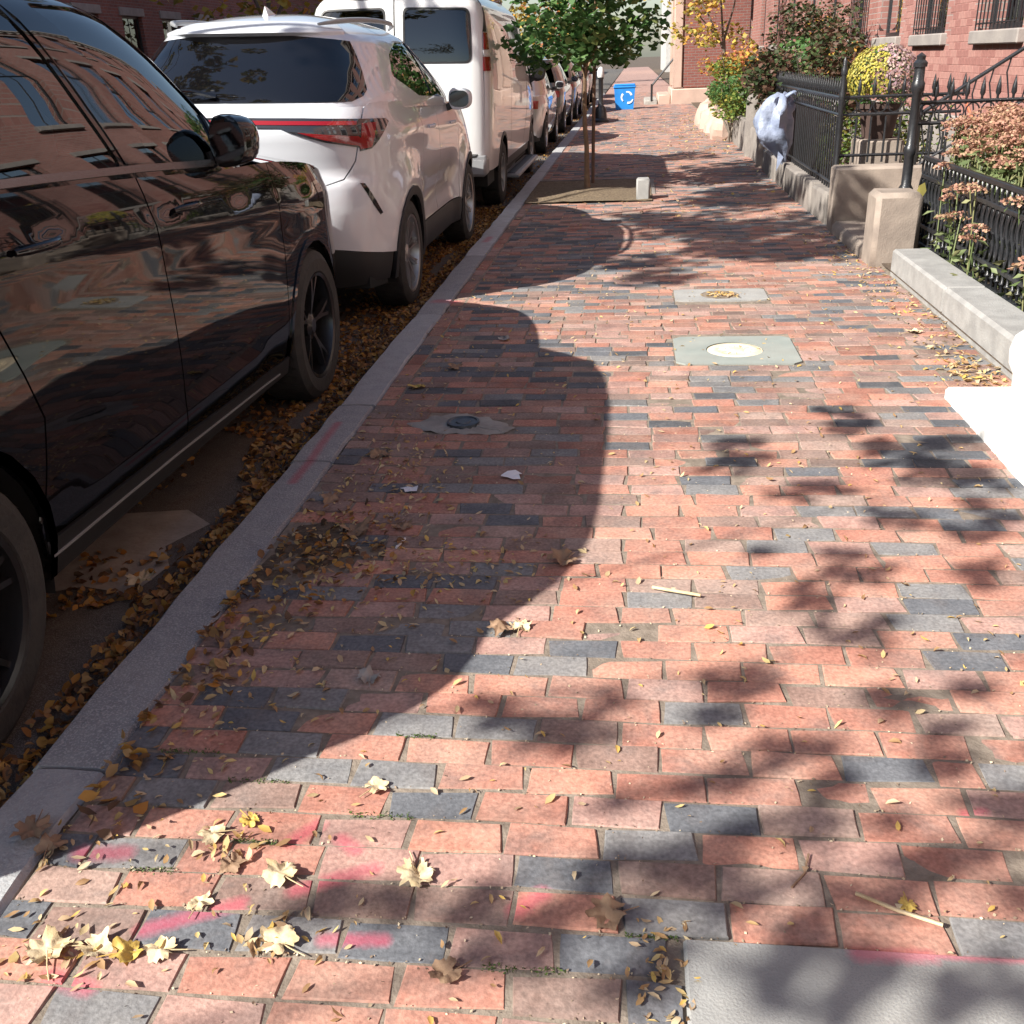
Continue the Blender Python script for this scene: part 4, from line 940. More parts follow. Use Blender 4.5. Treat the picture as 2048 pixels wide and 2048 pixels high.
        for i in range(13):
            u = i/12; y = 6.75+1.75*u; p = up.P(up.ts(y,1.66),1.66); pts.append((sgn*(p.x-.02), y, 1.70+.04*math.sin(PI*u)**.5))
        g.tube(pts, [.008]+[.017]*11+[.008], 8); g.build('roof_rail', 'bumper_grey', t, smooth=60, loc=(0,0,0))
    cap_top(up, ZR, .10, 'roof', 'paint_white', t, 10)
    # spoiler lip over the rear window, following the roof edge
    g = MB(); n = 28; vs = []
    for i in range(n+1):
        u = -1+2*i/n; tt = up.tr(.60*u, 1.64); e = up.P(tt, 1.645); f_ = up.P(tt, 1.69)
        vs += [(e.x,e.y-.005,1.630),(e.x,e.y-.055+.04*u*u,1.652),(e.x*.995,e.y-.05+.04*u*u,1.664),(f_.x*.97,f_.y+.10,1.712+.012*(1-u*u))]
    g.add(vs, [(i*4+j,i*4+j+1,(i+1)*4+j+1,(i+1)*4+j) for i in range(n) for j in range(3)]); g.build('spoiler', 'paint_white', t, smooth=50, loc=(0,0,0))
    # antenna fin, wiper, lettering
    g = MB(); g.add([(-.022,7.12,1.755),(.022,7.12,1.755),(.0,7.11,1.79),(-.018,7.30,1.775),(.018,7.30,1.775),(0,7.13,1.825),(0,7.17,1.82)], [(0,1,5),(0,5,6,3),(1,4,6,5),(3,6,4)]); g.build('antenna_fin', 'paint_white', t, smooth=60, loc=(0,0,0))
    g = MB(); g.tube([(-.05,6.23,1.30),(-.2,6.215,1.335),(-.42,6.22,1.34),(-.62,6.25,1.315)], [.016,.012,.009,.006], 6); g.build('rear_wiper', 'gloss_black', t, smooth=60, loc=(0,0,0))
    R = Matrix.Translation((0,6.078,1.082)) @ Matrix.Rotation(PI/2,4,'X')
    lettering(t, 'LEXUS', .052, R, 'bumper_grey', pitch=1.9)
    handle(t, lo, 7.95, 1.03, 'paint_white', .19); handle(t, lo, 8.95, 1.0, 'paint_white', .19)
    g = MB(); ny_, nx_ = 14, 12; vs = []
    for j in range(ny_+1):
        y = 9.15+1.5*j/ny_; zz = zt(y); yy = min(y,10.3); hw = lo.P(lo.ts(yy,zt(yy)), zt(yy)).x*(1 if y < 10.3 else 1-.5*((y-10.3)/.4)**1.5)
        vs += [(hw*(-1+2*i/nx_), y, zz+.05*(1-abs(-1+2*i/nx_)**2.4)) for i in range(nx_+1)]
    g.add(vs, [(j*(nx_+1)+i,j*(nx_+1)+i+1,(j+1)*(nx_+1)+i+1,(j+1)*(nx_+1)+i) for j in range(ny_) for i in range(nx_)]); g.build('bonnet', 'paint_white', t, smooth=180, loc=(0,0,0))
    inner_body(t, lo, W, wy, .13, lambda y: min(zt(y),1.16), 6.36, 10.3, .46)
    seats(t, [(8.2,1.18),(7.45,1.15)], 'seat')
    finish_car(t); return t

# ---- white cargo van
def white_van():
    W = 1.0; t = car_root('white_van', 'tall white van with two windowed rear doors parked ahead of the crossover', 'van', -1.545, W, 14.2)
    wy = (12.42,16.05); wz = .24; A = .43
    body = Shell([(0,11.22),(.5,11.22),(.85,11.23),(.99,11.33),(1.0,11.65),(1.0,12.4),(1.0,13.5),(1.0,15.5),(1.0,16.2),(.95,16.7),(.75,17.05),(.4,17.2),(0,17.22)],
                 [(.2,.96),(.4,.985),(.8,1.0),(1.2,1.0),(1.45,.985),(1.8,.945),(1.98,.90),(2.08,.80),(2.12,.74)],
                 ry=[(.3,.0),(1.3,.0),(2.05,.10),(2.12,.16)], fy=[(.3,.05),(.7,0),(1.0,.15),(1.15,.55),(1.6,1.15),(2.05,1.75),(2.12,1.85)], wr=(11.25,12.2), wf=(13.6,16.6))
    z0 = .36; ZR = 2.11
    for mr in (False, True):
        sgn = -1 if mr else 1; K = dict(parent=t, mirror=mr, sp=.07)
        # side skin
        sk = [(body.tr(.905,.6),z0)] + [(body.ts(11.6,z0),z0)] + [(body.ts(y,z),z) for y,z in reversed(arch(wy[0],wz,A,z0))] + [(body.ts(15.5,z0),z0)] + [(body.ts(y,z),z) for y,z in reversed(arch(wy[1],wz,A,z0))] + [(body.tf(.6,z0),z0),(body.L,z0),(body.L,ZR),(body.tr(.0,ZR),ZR),(0,2.06),(body.tr(.86,2.04),2.04),(body.tr(.915,1.7),1.7),(body.tr(.93,1.3),1.3)]
        panel(body, 'body_side', sk, 'paint_van', **K)
        # rear door with its window
        dr = [(.008,.40),(body.tr(.90,.40),.40),(body.tr(.922,1.3),1.3),(body.tr(.907,1.7),1.7),(body.tr(.853,2.035),2.035),(.008,2.05)]
        wn_ = rnd([(body.tr(.10,1.45),1.45),(body.tr(.80,1.45),1.45),(body.tr(.775,1.955),1.955),(body.tr(.10,1.965),1.965)], .07)
        d = panel(body, 'rear_door', dr, 'paint_van', holes=[wn_], **K)
        cx_, cz_ = sum(a for a,_ in wn_)/len(wn_), sum(b for _,b in wn_)/len(wn_)
        panel(body, 'door_window', [((a-cx_)*1.02+cx_,(b-cz_)*1.02+cz_) for a,b in wn_], 'tint_van', d, sp=.08, off=-.008, flange=0, mirror=mr)
        # gasket
        panel(body, 'window_gasket', [((a-cx_)*1.03+cx_,(b-cz_)*1.04+cz_) for a,b in wn_], 'trim_black', d, sp=.06, off=.003, flange=.006, mirror=mr, holes=[[((a-cx_)*.975+cx_,(b-cz_)*.965+cz_) for a,b in wn_]])
        # lamp column on the corner
        lz = [(1.365,1.50,'lamp_red'),(1.505,1.565,'lamp_clear'),(1.57,1.73,'lamp_red')]
        for a, b, m_ in lz:
            panel(body, 'tail_lamp', [(body.tr(.925,a),a),(body.ts(11.44,a),a),(body.ts(11.45,b),b),(body.tr(.917,b),b)], m_, t, sp=.05, off=.012, flange=.02, mirror=mr)
        panel(body, 'corner_trim', [(body.tr(.915,1.74),1.74),(body.ts(11.46,1.74),1.74),(body.ts(11.56,2.03),2.03),(body.tr(.85,2.05),2.045)], 'frame_black', t, sp=.06, off=.006, flange=.01, mirror=mr)
        # side glass of the cab and sliding door line
        panel(body, 'side_window', S(body, rnd([(14.9,1.38),(15.75,1.36),(15.35,1.82),(14.9,1.86)],.04)), 'gloss_black', off=.004, **K)
        panel(body, 'side_window', S(body, rnd([(13.3,1.42),(14.5,1.42),(14.5,1.86),(13.3,1.88)],.06)), 'gloss_black', off=.004, **K)
        for a in wy:
            o_, i_ = arch(a,wz,A+.03,.30), arch(a,wz,A-.01,.30); panel(body, 'arch_trim', S(body, o_+list(reversed(i_))), 'trim_black', t, sp=.07, off=.008, flange=.02, mirror=mr)
            liner(t, sgn*(W-.32), sgn*(W-.03), a, wz, A+.01); wheel(t, sgn*(W-.13), a, wz, .375, .215, .23, 'steel', 'bumper_grey')
        for y in (13.2,14.72,16.0):
            panel(body, 'door_seam', S(body, [(y,.42),(y+.012,.42),(y+.012,1.95 if y < 15 else 1.3),(y,1.95 if y < 15 else 1.3)]), 'trim_black', t, sp=.1, off=.0015, flange=0, mirror=mr)
        panel(body, 'sill_cladding', S(body, [(12.9,.26),(15.55,.26),(15.55,.355),(12.9,.355)]), 'trim_black', off=-.004, **K)
        mirror_unit(t, sgn*(W+.12), 15.75, 1.32, 'trim_black', .2, .12, .3)
    ws = [(body.tf(.4,1.2),1.2),(body.tf(.8,1.22),1.22),(body.tf(.62,1.95),1.95),(body.tf(.3,1.98),1.98)]
    panel(body, 'windscreen', both(body, ws, True), 'gloss_black', t, sp=.1, off=.004, flange=.004)
    # rear bumper with step pad, running board
    g = MB(); g.cbox((-.97,11.02,.33),(.97,11.30,.53),.03); g.build('rear_bumper', 'bumper_grey', t, smooth=40, loc=(0,0,0))
    g = MB(); g.cbox((-.86,11.03,.531),(.86,11.22,.545),.006); g.build('step_pad', 'trim_black', t, loc=(0,0,0))
    for s_ in (-1,1):
        g = MB(); g.cbox((s_*.99-.09,12.95,.115),(s_*.99+.13,15.6,.165),.015); g.build('running_board', 'bumper_grey', t, smooth=40, loc=(0,0,0))
        g = MB(); g.cbox((s_*.99-.03,13.0,.166),(s_*.99+.07,15.55,.172),.002); g.build('tread_strip', 'trim_black', t, loc=(0,0,0))
    g = MB(); g.cbox((.12,11.19,1.0),(.15,11.225,1.16),.01); g.build('door_handle', 'trim_black', t, loc=(0,0,0))
    cap_top(body, ZR, .06, 'roof', 'paint_van', t)
    g = MB(); g.box((-.94,11.34,.2),(.94,11.9,.9)); g.box((-.64,11.9,.2),(.64,12.95,.9)); g.box((-.94,12.95,.2),(.94,15.5,.9)); g.box((-.64,15.5,.2),(.64,16.6,.9)); g.build('chassis', 'underbody', t, loc=(0,0,0))
    g = MB(); g.box((-.9,12.6,.9),(.9,12.63,1.98)); g.build('cargo_bulkhead', 'seat', t, loc=(0,0,0))
    finish_car(t); return t

# ---- plainer cars farther along the kerb
def plain_car(name, label, y0, paint, hgt=1.35, ln=4.5, xside=-1.58, face=1, lean=True, group='cars parked along the kerb'):
    W = .9; t = car_root(name, label, 'car', xside, W, y0+ln/2, group); Y = lambda a: y0+a*ln
    if not lean: t.rotation_euler = (0,0,0); t.location = (xside-W,0,road_z(xside-W)-RZ)
    zt0 = .86; wy = (Y(.2),Y(.79)); wz = .21; A = .385
    lo = Shell([(0,Y(0)),(.4,Y(.002)),(.72,Y(.015)),(.86,Y(.07)),(.89,Y(.2)),(.9,Y(.4)),(.9,Y(.65)),(.885,Y(.8)),(.82,Y(.92)),(.6,Y(.985)),(0,Y(1.0))],
               [(.1,.94),(.3,.98),(.6,1.0),(.75,1.0),(.86,.96)], ry=[(.1,.1),(.4,0),(.86,.06)], fy=[(.1,.1),(.45,0),(.86,.2)], wr=(Y(0),Y(.25)), wf=(Y(.72),Y(.97)))
    up = Shell([(0,Y(.06)),(.4,Y(.062)),(.68,Y(.085)),(.8,Y(.16)),(.84,Y(.3)),(.85,Y(.45)),(.84,Y(.6)),(.8,Y(.68)),(.6,Y(.735)),(0,Y(.76))],
               [(.84,1.03),(.95,1.0),(hgt-.22,.88),(hgt-.1,.80),(hgt,.70)], ry=[(.84,0),(hgt,.55)], fy=[(.84,0),(hgt,.95)], wr=(Y(.06),Y(.4)), wf=(Y(.4),Y(.72)))
    for mr in (False, True):
        sg_ = -1 if mr else 1; K = dict(parent=t, mirror=mr, sp=.1)
        lower = [(0,.18),(lo.ts(wy[0]-A-.02,.18),.18)] + [(lo.ts(y,z),z) for y,z in reversed(arch(wy[0],wz,A,.18,8))] + [(lo.ts(y,z),z) for y,z in reversed(arch(wy[1],wz,A,.18,8))] + [(lo.L,.18),(lo.L,.8),(lo.tf(.7,.8),.84)] + [(lo.ts(y,zt0),zt0) for y in (Y(.8),Y(.6),Y(.4),Y(.2))] + [(0,zt0)]
        panel(lo, 'body_side', lower, paint, **K)
        win = rnd([(Y(.24),.95),(Y(.66),.93),(Y(.53),hgt-.13),(Y(.32),hgt-.12)], .05); wt = S(up, win)
        panel(up, 'cabin_frame', [(0,.85),(up.ts(Y(.35),.85),.85),(up.L,.85),(up.L,hgt),(0,hgt)], paint, parent=t, mirror=mr, sp=.1, holes=[wt])
        panel(up, 'side_window', wt, 'gloss_black', parent=t, mirror=mr, sp=.12, off=-.003, flange=0)
        panel(lo, 'tail_lamp', [(lo.tr(.5,.78),.79),(lo.ts(Y(.06),.79),.79),(lo.ts(Y(.05),.66),.66),(lo.tr(.55,.66),.66)], 'lamp_red', t, sp=.08, off=.006, flange=.01, mirror=mr)
        for a in wy: wheel(t, sg_*(W-.11), a, wz, .335, .22, .2, 'five', 'rim_silver'); liner(t, sg_*(W-.3), sg_*(W-.03), a, wz, A)
        mirror_unit(t, sg_*(W+.08), Y(.66), .98, paint, .18, .12, .14)
    rw = [(up.tr(.3,.95),.95),(up.tr(.66,.95),.95),(up.tr(.5,hgt-.06),hgt-.08),(up.tr(.3,hgt-.06),hgt-.07)]; panel(up, 'rear_window', both(up, rw), 'gloss_black', t, sp=.1, off=.004, flange=.004)
    ws = [(up.tf(.3,.92),.92),(up.tf(.68,.93),.93),(up.tf(.5,hgt-.06),hgt-.07),(up.tf(.3,hgt-.06),hgt-.06)]; panel(up, 'windscreen', both(up, ws, True), 'gloss_black', t, sp=.1, off=.004, flange=.004)
    cap_top(up, hgt, .04, 'roof', paint, t, 5, 48); cap_top(lo, zt0, .05, 'deck', paint, t, 5, 48)
    inner_body(t, lo, W, wy, .12, lambda y: .82, Y(.04), Y(.95), .43)
    finish_car(t)
    return t
black_suv(); white_crossover(); white_van()
for k, c in (('paint_silver',(.42,.42,.43)),('paint_charcoal',(.03,.032,.036)),('paint_navy',(.012,.022,.055)),('paint_brown',(.10,.085,.075)),('paint_red',(.22,.02,.02))):
    M[k] = mat(k, c, .28, .3, coat=1.0)
plain_car('silver_suv', 'silver car parked just beyond the white van', 18.4, 'paint_silver', 1.50)
plain_car('black_sedan', 'dark charcoal car second beyond the white van', 23.8, 'paint_charcoal', 1.42)
plain_car('grey_hatchback', 'brownish grey car third beyond the white van', 29.2, 'paint_brown', 1.45)
plain_car('navy_sedan', 'navy blue car fourth beyond the white van, near the blue bin', 34.6, 'paint_navy', 1.36)
plain_car('silver_sedan', 'small far silver car, last in the row before the corner', 40.2, 'paint_silver', 1.36)
plain_car('navy_sedan', 'dark blue car across the street, its roof showing left of the white crossover', 11.6, 'paint_navy', 1.40, xside=-6.6, lean=False, group='cars parked across the street')

# ------------------------------------------------------------------ leaves and plants
def leaf_pts(R, ln, wd, curl=.25):
    """one small leaf: 7 points, folded along the midrib and curled"""
    c = R.uniform(-curl, curl)*ln; fz = R.uniform(.05,.35)*wd
    return [(-ln/2,0,c*.6),(-ln*.15,-wd/2,fz),(ln*.22,-wd*.4,fz*.8),(ln/2,0,c),(ln*.22,wd*.4,fz*.8),(-ln*.15,wd/2,fz),(0,0,0)], [(0,1,6),(1,2,6),(2,3,6),(3,4,6),(4,5,6),(5,0,6)]
def quad_leaf(R, ln, wd):
    f = R.uniform(-.25,.25)*wd
    return [(-ln/2,0,0),(0,-wd/2,f),(ln/2,0,R.uniform(-.2,.2)*ln),(0,wd/2,f)], [(0,1,2),(0,2,3)]
def emit(g, R, pos, ln, wd, rot=None, kind='quad', tilt=.35, m=0):
    v, f = quad_leaf(R, ln, wd) if kind == 'quad' else leaf_pts(R, ln, wd)
    if rot is None: rot = Matrix.Rotation(R.uniform(0,2*PI),3,'Z') @ Matrix.Rotation(R.gauss(0,tilt),3,'X') @ Matrix.Rotation(R.gauss(0,tilt),3,'Y')
    P = Vector(pos); g.add([rot @ Vector(a) + P for a in v], f, m)
def rand_rot(R):
    return Matrix.Rotation(R.uniform(0,2*PI),3,'Z') @ Matrix.Rotation(R.uniform(-1.2,1.2),3,'X') @ Matrix.Rotation(R.uniform(-.8,.8),3,'Y')
def clump(g, R, c, rad, n, ln, wd, m=0, shellw=.55, flat=1.0):
    for _ in range(n):
        d = Vector((R.gauss(0,1),R.gauss(0,1),R.gauss(0,1))).normalized(); k = R.uniform(shellw,1)**.5 if R.random() < .75 else R.random()
        p = Vector(c) + Vector((d.x*rad[0]*k, d.y*rad[1]*k, d.z*rad[2]*k))
        s_ = R.uniform(.65,1.3); emit(g, R, p, ln*s_, wd*s_, rand_rot(R), 'quad', m=m)

RL = random.Random(5)
def free(x, y): return True
# small leaflets scattered on the pavement
g = MB(); n_ = 0
def scatter(n, fx, ln=(.012,.034), kind='leaf', wr=(.26,.48), tilt=.3, zoff=.004):
    for _ in range(n):
        x, y = fx()
        if not (KX1 < x < XR): continue
        L_ = RL.uniform(*ln); emit(g, RL, (x,y,hz(x,y)+zoff+RL.random()*.003), L_, L_*RL.uniform(*wr), None, kind, tilt)
def gy(a, b): u = RL.random(); return a*(b/a)**u
scatter(750, lambda: (RL.uniform(-1.2,1.75), gy(1.0,8)), (.007,.034))
scatter(900, lambda: (RL.uniform(-1.2,1.75), RL.uniform(2,12)))
scatter(330, lambda: (KX1+abs(RL.gauss(0,.22)), gy(1.2,9)))
scatter(160, lambda: (RL.gauss(-.95,.16), RL.gauss(2.85,.28)), (.012,.04))
scatter(80, lambda: (RL.gauss(-1.08,.08), RL.gauss(2.0,.3)), (.012,.04))
scatter(160, lambda: (RL.gauss(-.55,.2), RL.gauss(2.75,.12)), (.012,.036))
scatter(220, lambda: (RL.gauss(-.9,.13), RL.gauss(3.6,.35)), (.012,.036))
scatter(480, lambda: (XR-abs(RL.gauss(0,.16)), RL.uniform(4.5,9)), (.014,.045))
scatter(160, lambda: (RL.gauss(1.62,.07), RL.gauss(4.75,.18)), (.02,.06))
scatter(110, lambda: (RL.gauss(.07,.03), RL.uniform(1.0,1.36)), (.010,.03))
scatter(30, lambda: (RL.gauss(-.64,.05), RL.gauss(1.27,.03)), (.012,.04))
scatter(26, lambda: (RL.gauss(-1.0,.08), RL.gauss(1.2,.03)), (.012,.045))
scatter(22, lambda: (RL.gauss(-.82,.05), RL.gauss(1.5,.03)), (.012,.04))
scatter(60, lambda: (RL.gauss(.59,.06), RL.gauss(6.6,.05)), (.02,.05), zoff=.008)
scatter(700, lambda: (RL.uniform(-1.2,1.7), RL.uniform(10,30)), (.03,.07))
scatter(260, lambda: (RL.gauss(1.35,.3), RL.gauss(22,3)), (.04,.09))
o = g.build('fallen_leaflets', 'litter', smooth=180); tag(o, 'scatter of small yellow and tan leaflets over the sidewalk', 'leaves', kind='stuff')
# grit and seed husks lying in the joints
g = MB()
for _ in range(5200):
    y = gy(1.0,9.0); r = round((y-.55)/BWD)-.5; yy = .55+r*BWD+RL.gauss(0,.006); x = RL.uniform(-1.2,1.75)
    if RL.random() < .25: yy = y
    if SLAB[0] < x and yy < SLAB[3]: continue
    s_ = RL.uniform(.003,.009); emit(g, RL, (x, yy+.012*nz(x,yy,3,.7), hz(x,yy)+.001), s_, s_*RL.uniform(.4,.9), None, 'quad', .5)
o = g.build('joint_grit', 'grit', smooth=180); tag(o, 'fine tan grit and husks caught in the brick joints', 'grit', kind='stuff')
g = MB()
for x0, x1, r_ in ((-.82,-.72,11),(-.6,-.45,12),(-.9,-.75,13),(-.55,-.44,15),(-.25,-.1,8),(-.55,-.38,6),(-1.0,-.9,10),(.0,.1,9),(-1.1,-.95,14)):
    for _ in range(90):
        x = RL.uniform(x0,x1); yy = .55+(r_-.5)*BWD + RL.gauss(0,.005); s_ = RL.uniform(.004,.010)
        emit(g, RL, (x, yy+.012*nz(x,yy,3,.7), hz(x,yy)+.001), s_, s_*.4, rand_rot(RL), 'quad')
o = g.build('joint_moss', 'moss', smooth=180); tag(o, 'green moss tufts growing in joints of the nearest bricks', 'moss', kind='stuff')
# leaf drift in the gutter and under the cars
g = MB()
for _ in range(15000):
    y = RL.uniform(.9,12) if RL.random() < .85 else RL.uniform(12,40)
    x = KX0 - abs(RL.gauss(0,.34)) - .005
    if nz(x*1.5,y,2,1.3) < -.35 and x < KX0-.20: continue
    if 2.75 < y < 3.5 and x < KX0-.18 and RL.random() < .6: continue
    L_ = RL.uniform(.018,.048); d = max(0, 1-(KX0-x)/.35)
    emit(g, RL, (x,y,road_z(x)+.006+RL.random()*.055*d), L_, L_*RL.uniform(.45,.75), None, 'leaf', .55)
o = g.build('gutter_leaves', 'gutter_leaf', smooth=180); tag(o, 'drift of brown and orange leaves along the gutter', 'leaves', kind='stuff')
# crumbled dirt where bricks are missing, by the kerb
m = MB(); n = len(DIRT); cx, cy = sum(a for a,_ in DIRT)/n, sum(b for _,b in DIRT)/n; dd = dens(DIRT, .05); k = len(dd); vs = []
for s_ in (1.12,.8,.5,.2): vs += [(max(KX1+.004,cx+(a-cx)*s_), cy+(b-cy)*s_, (-.009 if s_ > 1 else .001)+RL.uniform(-.004,.004)) for a,b in dd]
m.add(vs, [(q*k+i,q*k+(i+1)%k,(q+1)*k+(i+1)%k,(q+1)*k+i) for q in range(3) for i in range(k)]+[tuple(3*k+i for i in range(k))])
o = m.build('dirt_patch', 'soil', smooth=180); tag(o, 'patch of dark crumbled dirt beside the kerb where bricks are missing', 'dirt', kind='stuff')
g = MB()
for _ in range(260):
    a = RL.random(); x, y = RL.gauss(-.98,.13), RL.gauss(2.82,.2)
    if x < KX1: continue
    L_ = RL.uniform(.014,.038); emit(g, RL, (x,y,hz(x,y)+.006+RL.random()*.012), L_, L_*RL.uniform(.4,.7), None, 'leaf', .5)
for _ in range(120):
    x, y = KX1+abs(RL.gauss(0,.09)), RL.uniform(1.5,2.6); L_ = RL.uniform(.02,.05)
    emit(g, RL, (x,y,hz(x,y)+.006+RL.random()*.012), L_, L_*RL.uniform(.4,.7), None, 'leaf', .5)
o = g.build('kerbside_leaves', 'gutter_leaf', smooth=180); tag(o, 'crumpled brown leaves heaped on the bricks beside the kerb', 'leaves', kind='stuff')

g = MB(); g.add([(x,y,road_z(x)+.004) for x,y in ((-2.25,2.72),(-2.0,2.70),(-1.85,2.78),(-1.66,2.74),(-1.62,2.95),(-1.70,3.1),(-1.61,3.3),(-1.75,3.42),(-2.0,3.36),(-2.2,3.45))], [tuple(range(10))])
structure(g.build('painted_sun_patch', 'concrete_pale'))  # pale sheet on the asphalt, coloured to stand for a patch of sunlight
# large dry leaves, each its own thing
def big_leaf_mesh(seed, size, curl, m):
    """dry lobed leaf: jagged outline, crumpled and curled up at the rim"""
    R = random.Random(seed); g = MB(); k = 44; rings = (1.0,.82,.62,.42,.2); vs = []; ph = R.uniform(0,6); nl = R.choice([5,5,7]); jag = [R.uniform(.80,1.08) for _ in range(k)]; ax = R.uniform(0,PI); fold = R.uniform(.3,1.1)
    for s_ in rings:
        for i in range(k):
            a = 2*PI*i/k; r = (.74+.17*math.cos(nl*a/1.0)*(.6+.4*math.cos(a)))*jag[i]
            if abs(a-PI) < .25: r *= .45
            q = 1-(1-s_)*1.0; rr = size/2*(r*q if s_ > .5 else q*.72); x, y = rr*math.sin(a), rr*math.cos(a)
            u = (x*math.cos(ax)+y*math.sin(ax))/(size/2)
            z = size*(curl*.55*abs(u)**1.5*fold + curl*.35*(rr/size*2)**2*math.sin(2*a+ph) + .13*nz(x/size*3.2+seed,y/size*3.2,ph)+.09*nz(x/size*7+seed,y/size*7,ph))
            vs.append((x*(1-.12*abs(u)),y,z))
    zmin = min(v[2] for v in vs); vs = [(x,y,z-zmin) for x,y,z in vs]; L_ = len(rings)
    g.add(vs, [(q*k+i,q*k+(i+1)%k,(q+1)*k+(i+1)%k,(q+1)*k+i) for q in range(L_-1) for i in range(k)] + [tuple((L_-1)*k+i for i in range(k))])
    z0_ = vs[(L_-1)*k][2]
    g.tube([(0,-size*.04,z0_),(size*.03,-size*.3,z0_*.5+.003),(size*.10,-size*.62,.004)], [.0016,.0013,.0012], 5)
    return g.build('fallen_leaf', m, smooth=45, data_only=True)
BIG = [(-.41,1.44,.105,'maple_dry','cream curled dry leaf lying flat mid-foreground beside a dark brick, largest there'),
 (-.68,1.42,.095,'maple_dry','crumpled cream leaf on pink-sprayed brick, left of the largest cream leaf'),
 (-.63,1.26,.10,'maple_dry','pale crumpled leaf heap nearest the bottom edge, left of centre'),
 (-.03,1.365,.095,'maple_brown','tan-brown curled leaf by the corner of the concrete slab'),
 (-.67,2.11,.085,'maple_grey','grey-white curled leaf in the shade of the black SUV'),
 (-.31,1.215,.08,'maple_brown','brown leaf with a long stem at the bottom edge near the centre'),
 (-.55,1.69,.07,'maple_dry','small pinkish tan leaf on a red brick with yellow leaflets round it'),
 (-1.05,1.205,.11,'maple_dry','big pale leaf at the lower left corner nearest the kerb'),
 (-.97,1.225,.085,'maple_dry','pale leaf second from the lower left corner'),
 (-.905,1.215,.08,'maple_yellow','yellowish curled leaf third from the lower left corner'),
 (-.84,1.225,.075,'maple_dry','cream leaf fourth from the lower left corner'),
 (-.80,1.57,.06,'maple_yellow','bright yellow leaf on mossy joint near the lower left'),
 (-.815,1.34,.065,'maple_dry','small cream leaf on a dark brick at lower left'),
 (-.79,1.445,.07,'maple_brown','pinkish brown leaf stuck flat at lower left'),
 (-.21,2.80,.13,'maple_brown','brown lobed leaf at the right edge of the SUV shadow'),
 (-.93,2.98,.14,'maple_brown','large brown curled leaf by the dirt patch at the kerb'),
 (-.78,3.03,.10,'maple_brown','brown leaf right beside the large curled leaf at the dirt patch'),
 (-1.05,4.62,.115,'maple_yellow','golden yellow leaf on the shaded bricks near the kerb'),
 (-.36,2.37,.10,'maple_brown','curled tan leaf half in sun at the shadow edge'),
 (-.30,2.385,.08,'maple_dry','cream leaf in sun beside the curled tan one at the shadow edge'),
 (-1.25,1.50,.11,'maple_brown','brown leaf lying across the granite kerb at lower left'),
 (-1.19,1.46,.09,'maple_brown','greyish brown leaf between kerb and bricks at lower left'),
 (-.72,5.52,.10,'maple_grey','pale oval leaf in the shade below the SUV nose shadow'),
 (-.92,4.95,.10,'maple_brown','pinkish leaf on shaded bricks beyond the golden one'),
 (.52,1.43,.05,'maple_yellow','flat yellow leaf on the joint above the concrete slab'),
 (-.86,1.52,.075,'maple_dry','torn cream leaf in sun near the mossy joint'),
 (1.55,5.6,.11,'maple_dry','pale leaf among litter at the foot of the stone coping'),
 (-1.10,3.25,.10,'maple_brown','dark brown leaf near the kerb beyond the dirt patch'),
 (-1.02,3.70,.11,'maple_brown','long tan leaf on bricks beside the red-striped kerb'),
 (-1.62,2.75,.13,'maple_dry','pale pink leaf on the road behind the SUV rear wheel')]
for i, (x, y, s_, m_, lab) in enumerate(BIG):
    zz = hz(x,y)+.002 if x > KX1 else (.006 if x > KX0 else road_z(x)+.05)
    o = put('fallen_leaf', big_leaf_mesh(40+i, s_*1.02, RL.uniform(.05,.26), m_), None, (x,y,zz), (RL.uniform(-.1,.1),RL.uniform(-.1,.1),RL.uniform(0,6.28)))
    tag(o, lab, 'leaf', 'large fallen leaves')
# twigs and scraps
for pts, r_, m_, nm, lab in (([(.43,1.45,.012),(.50,1.415,.010),(.57,1.385,.012)], .004, 'maple_dry', 'twig', 'straw-coloured twig lying beside the concrete slab'),
    ([(.36,1.55,.008),(.345,1.50,.007),(.315,1.46,.008)], .0022, 'maple_brown', 'twig', 'thin dark twig on a charcoal brick above the slab'),
    ([(.07,2.62,.012),(.13,2.60,.012),(.21,2.575,.012)], .005, 'maple_dry', 'twig', 'pale short stick in full sun right of the SUV shadow'),
    ([(-.75,2.93,.008),(-.765,2.86,.008)], .004, 'paper', 'straw', 'short white straw in the SUV shadow near brown leaves')):
    g = MB(); g.tube(pts, r_, 6); g.add(*[[(pts[1][0],pts[1][1],pts[1][2]),(pts[1][0]+.01,pts[1][1]+.012,pts[1][2]+.004),(pts[1][0]-.004,pts[1][1]+.014,pts[1][2]+.003)], [(0,1,2)]])
    tag(g.build(nm, m_, smooth=60), lab, nm)
def scrap(x, y, s_, lab):
    R = random.Random(int(x*1000)); g = MB(); n = 9; vs = [(0,0,.006)]
    for i in range(n): a = 2*PI*i/n; r_ = s_*R.uniform(.5,1.1)/2; vs.append((r_*math.cos(a)*1.3,r_*math.sin(a),R.uniform(0,.012)))
    g.add(vs, [(0,1+i,1+(i+1)%n) for i in range(n)]); o = g.build('paper_scrap', 'paper', loc=(x,y,hz(x,y)+.003)); tag(o, lab, 'scrap')
scrap(-.45,3.49,.075,'white crumpled paper scrap, right one of two in the shade'); scrap(-.82,3.35,.07,'white flat paper scrap, left one of two in the shade')

# ------------------------------------------------------------------ right side: coping, fence, steps, gardens
g = MB(); g.add([(XR,-25,.03),(3.6,-25,.03),(3.6,140,.03),(XR,140,.03)], [(0,1,2,3)]); structure(g.build('garden_soil', 'soil'))
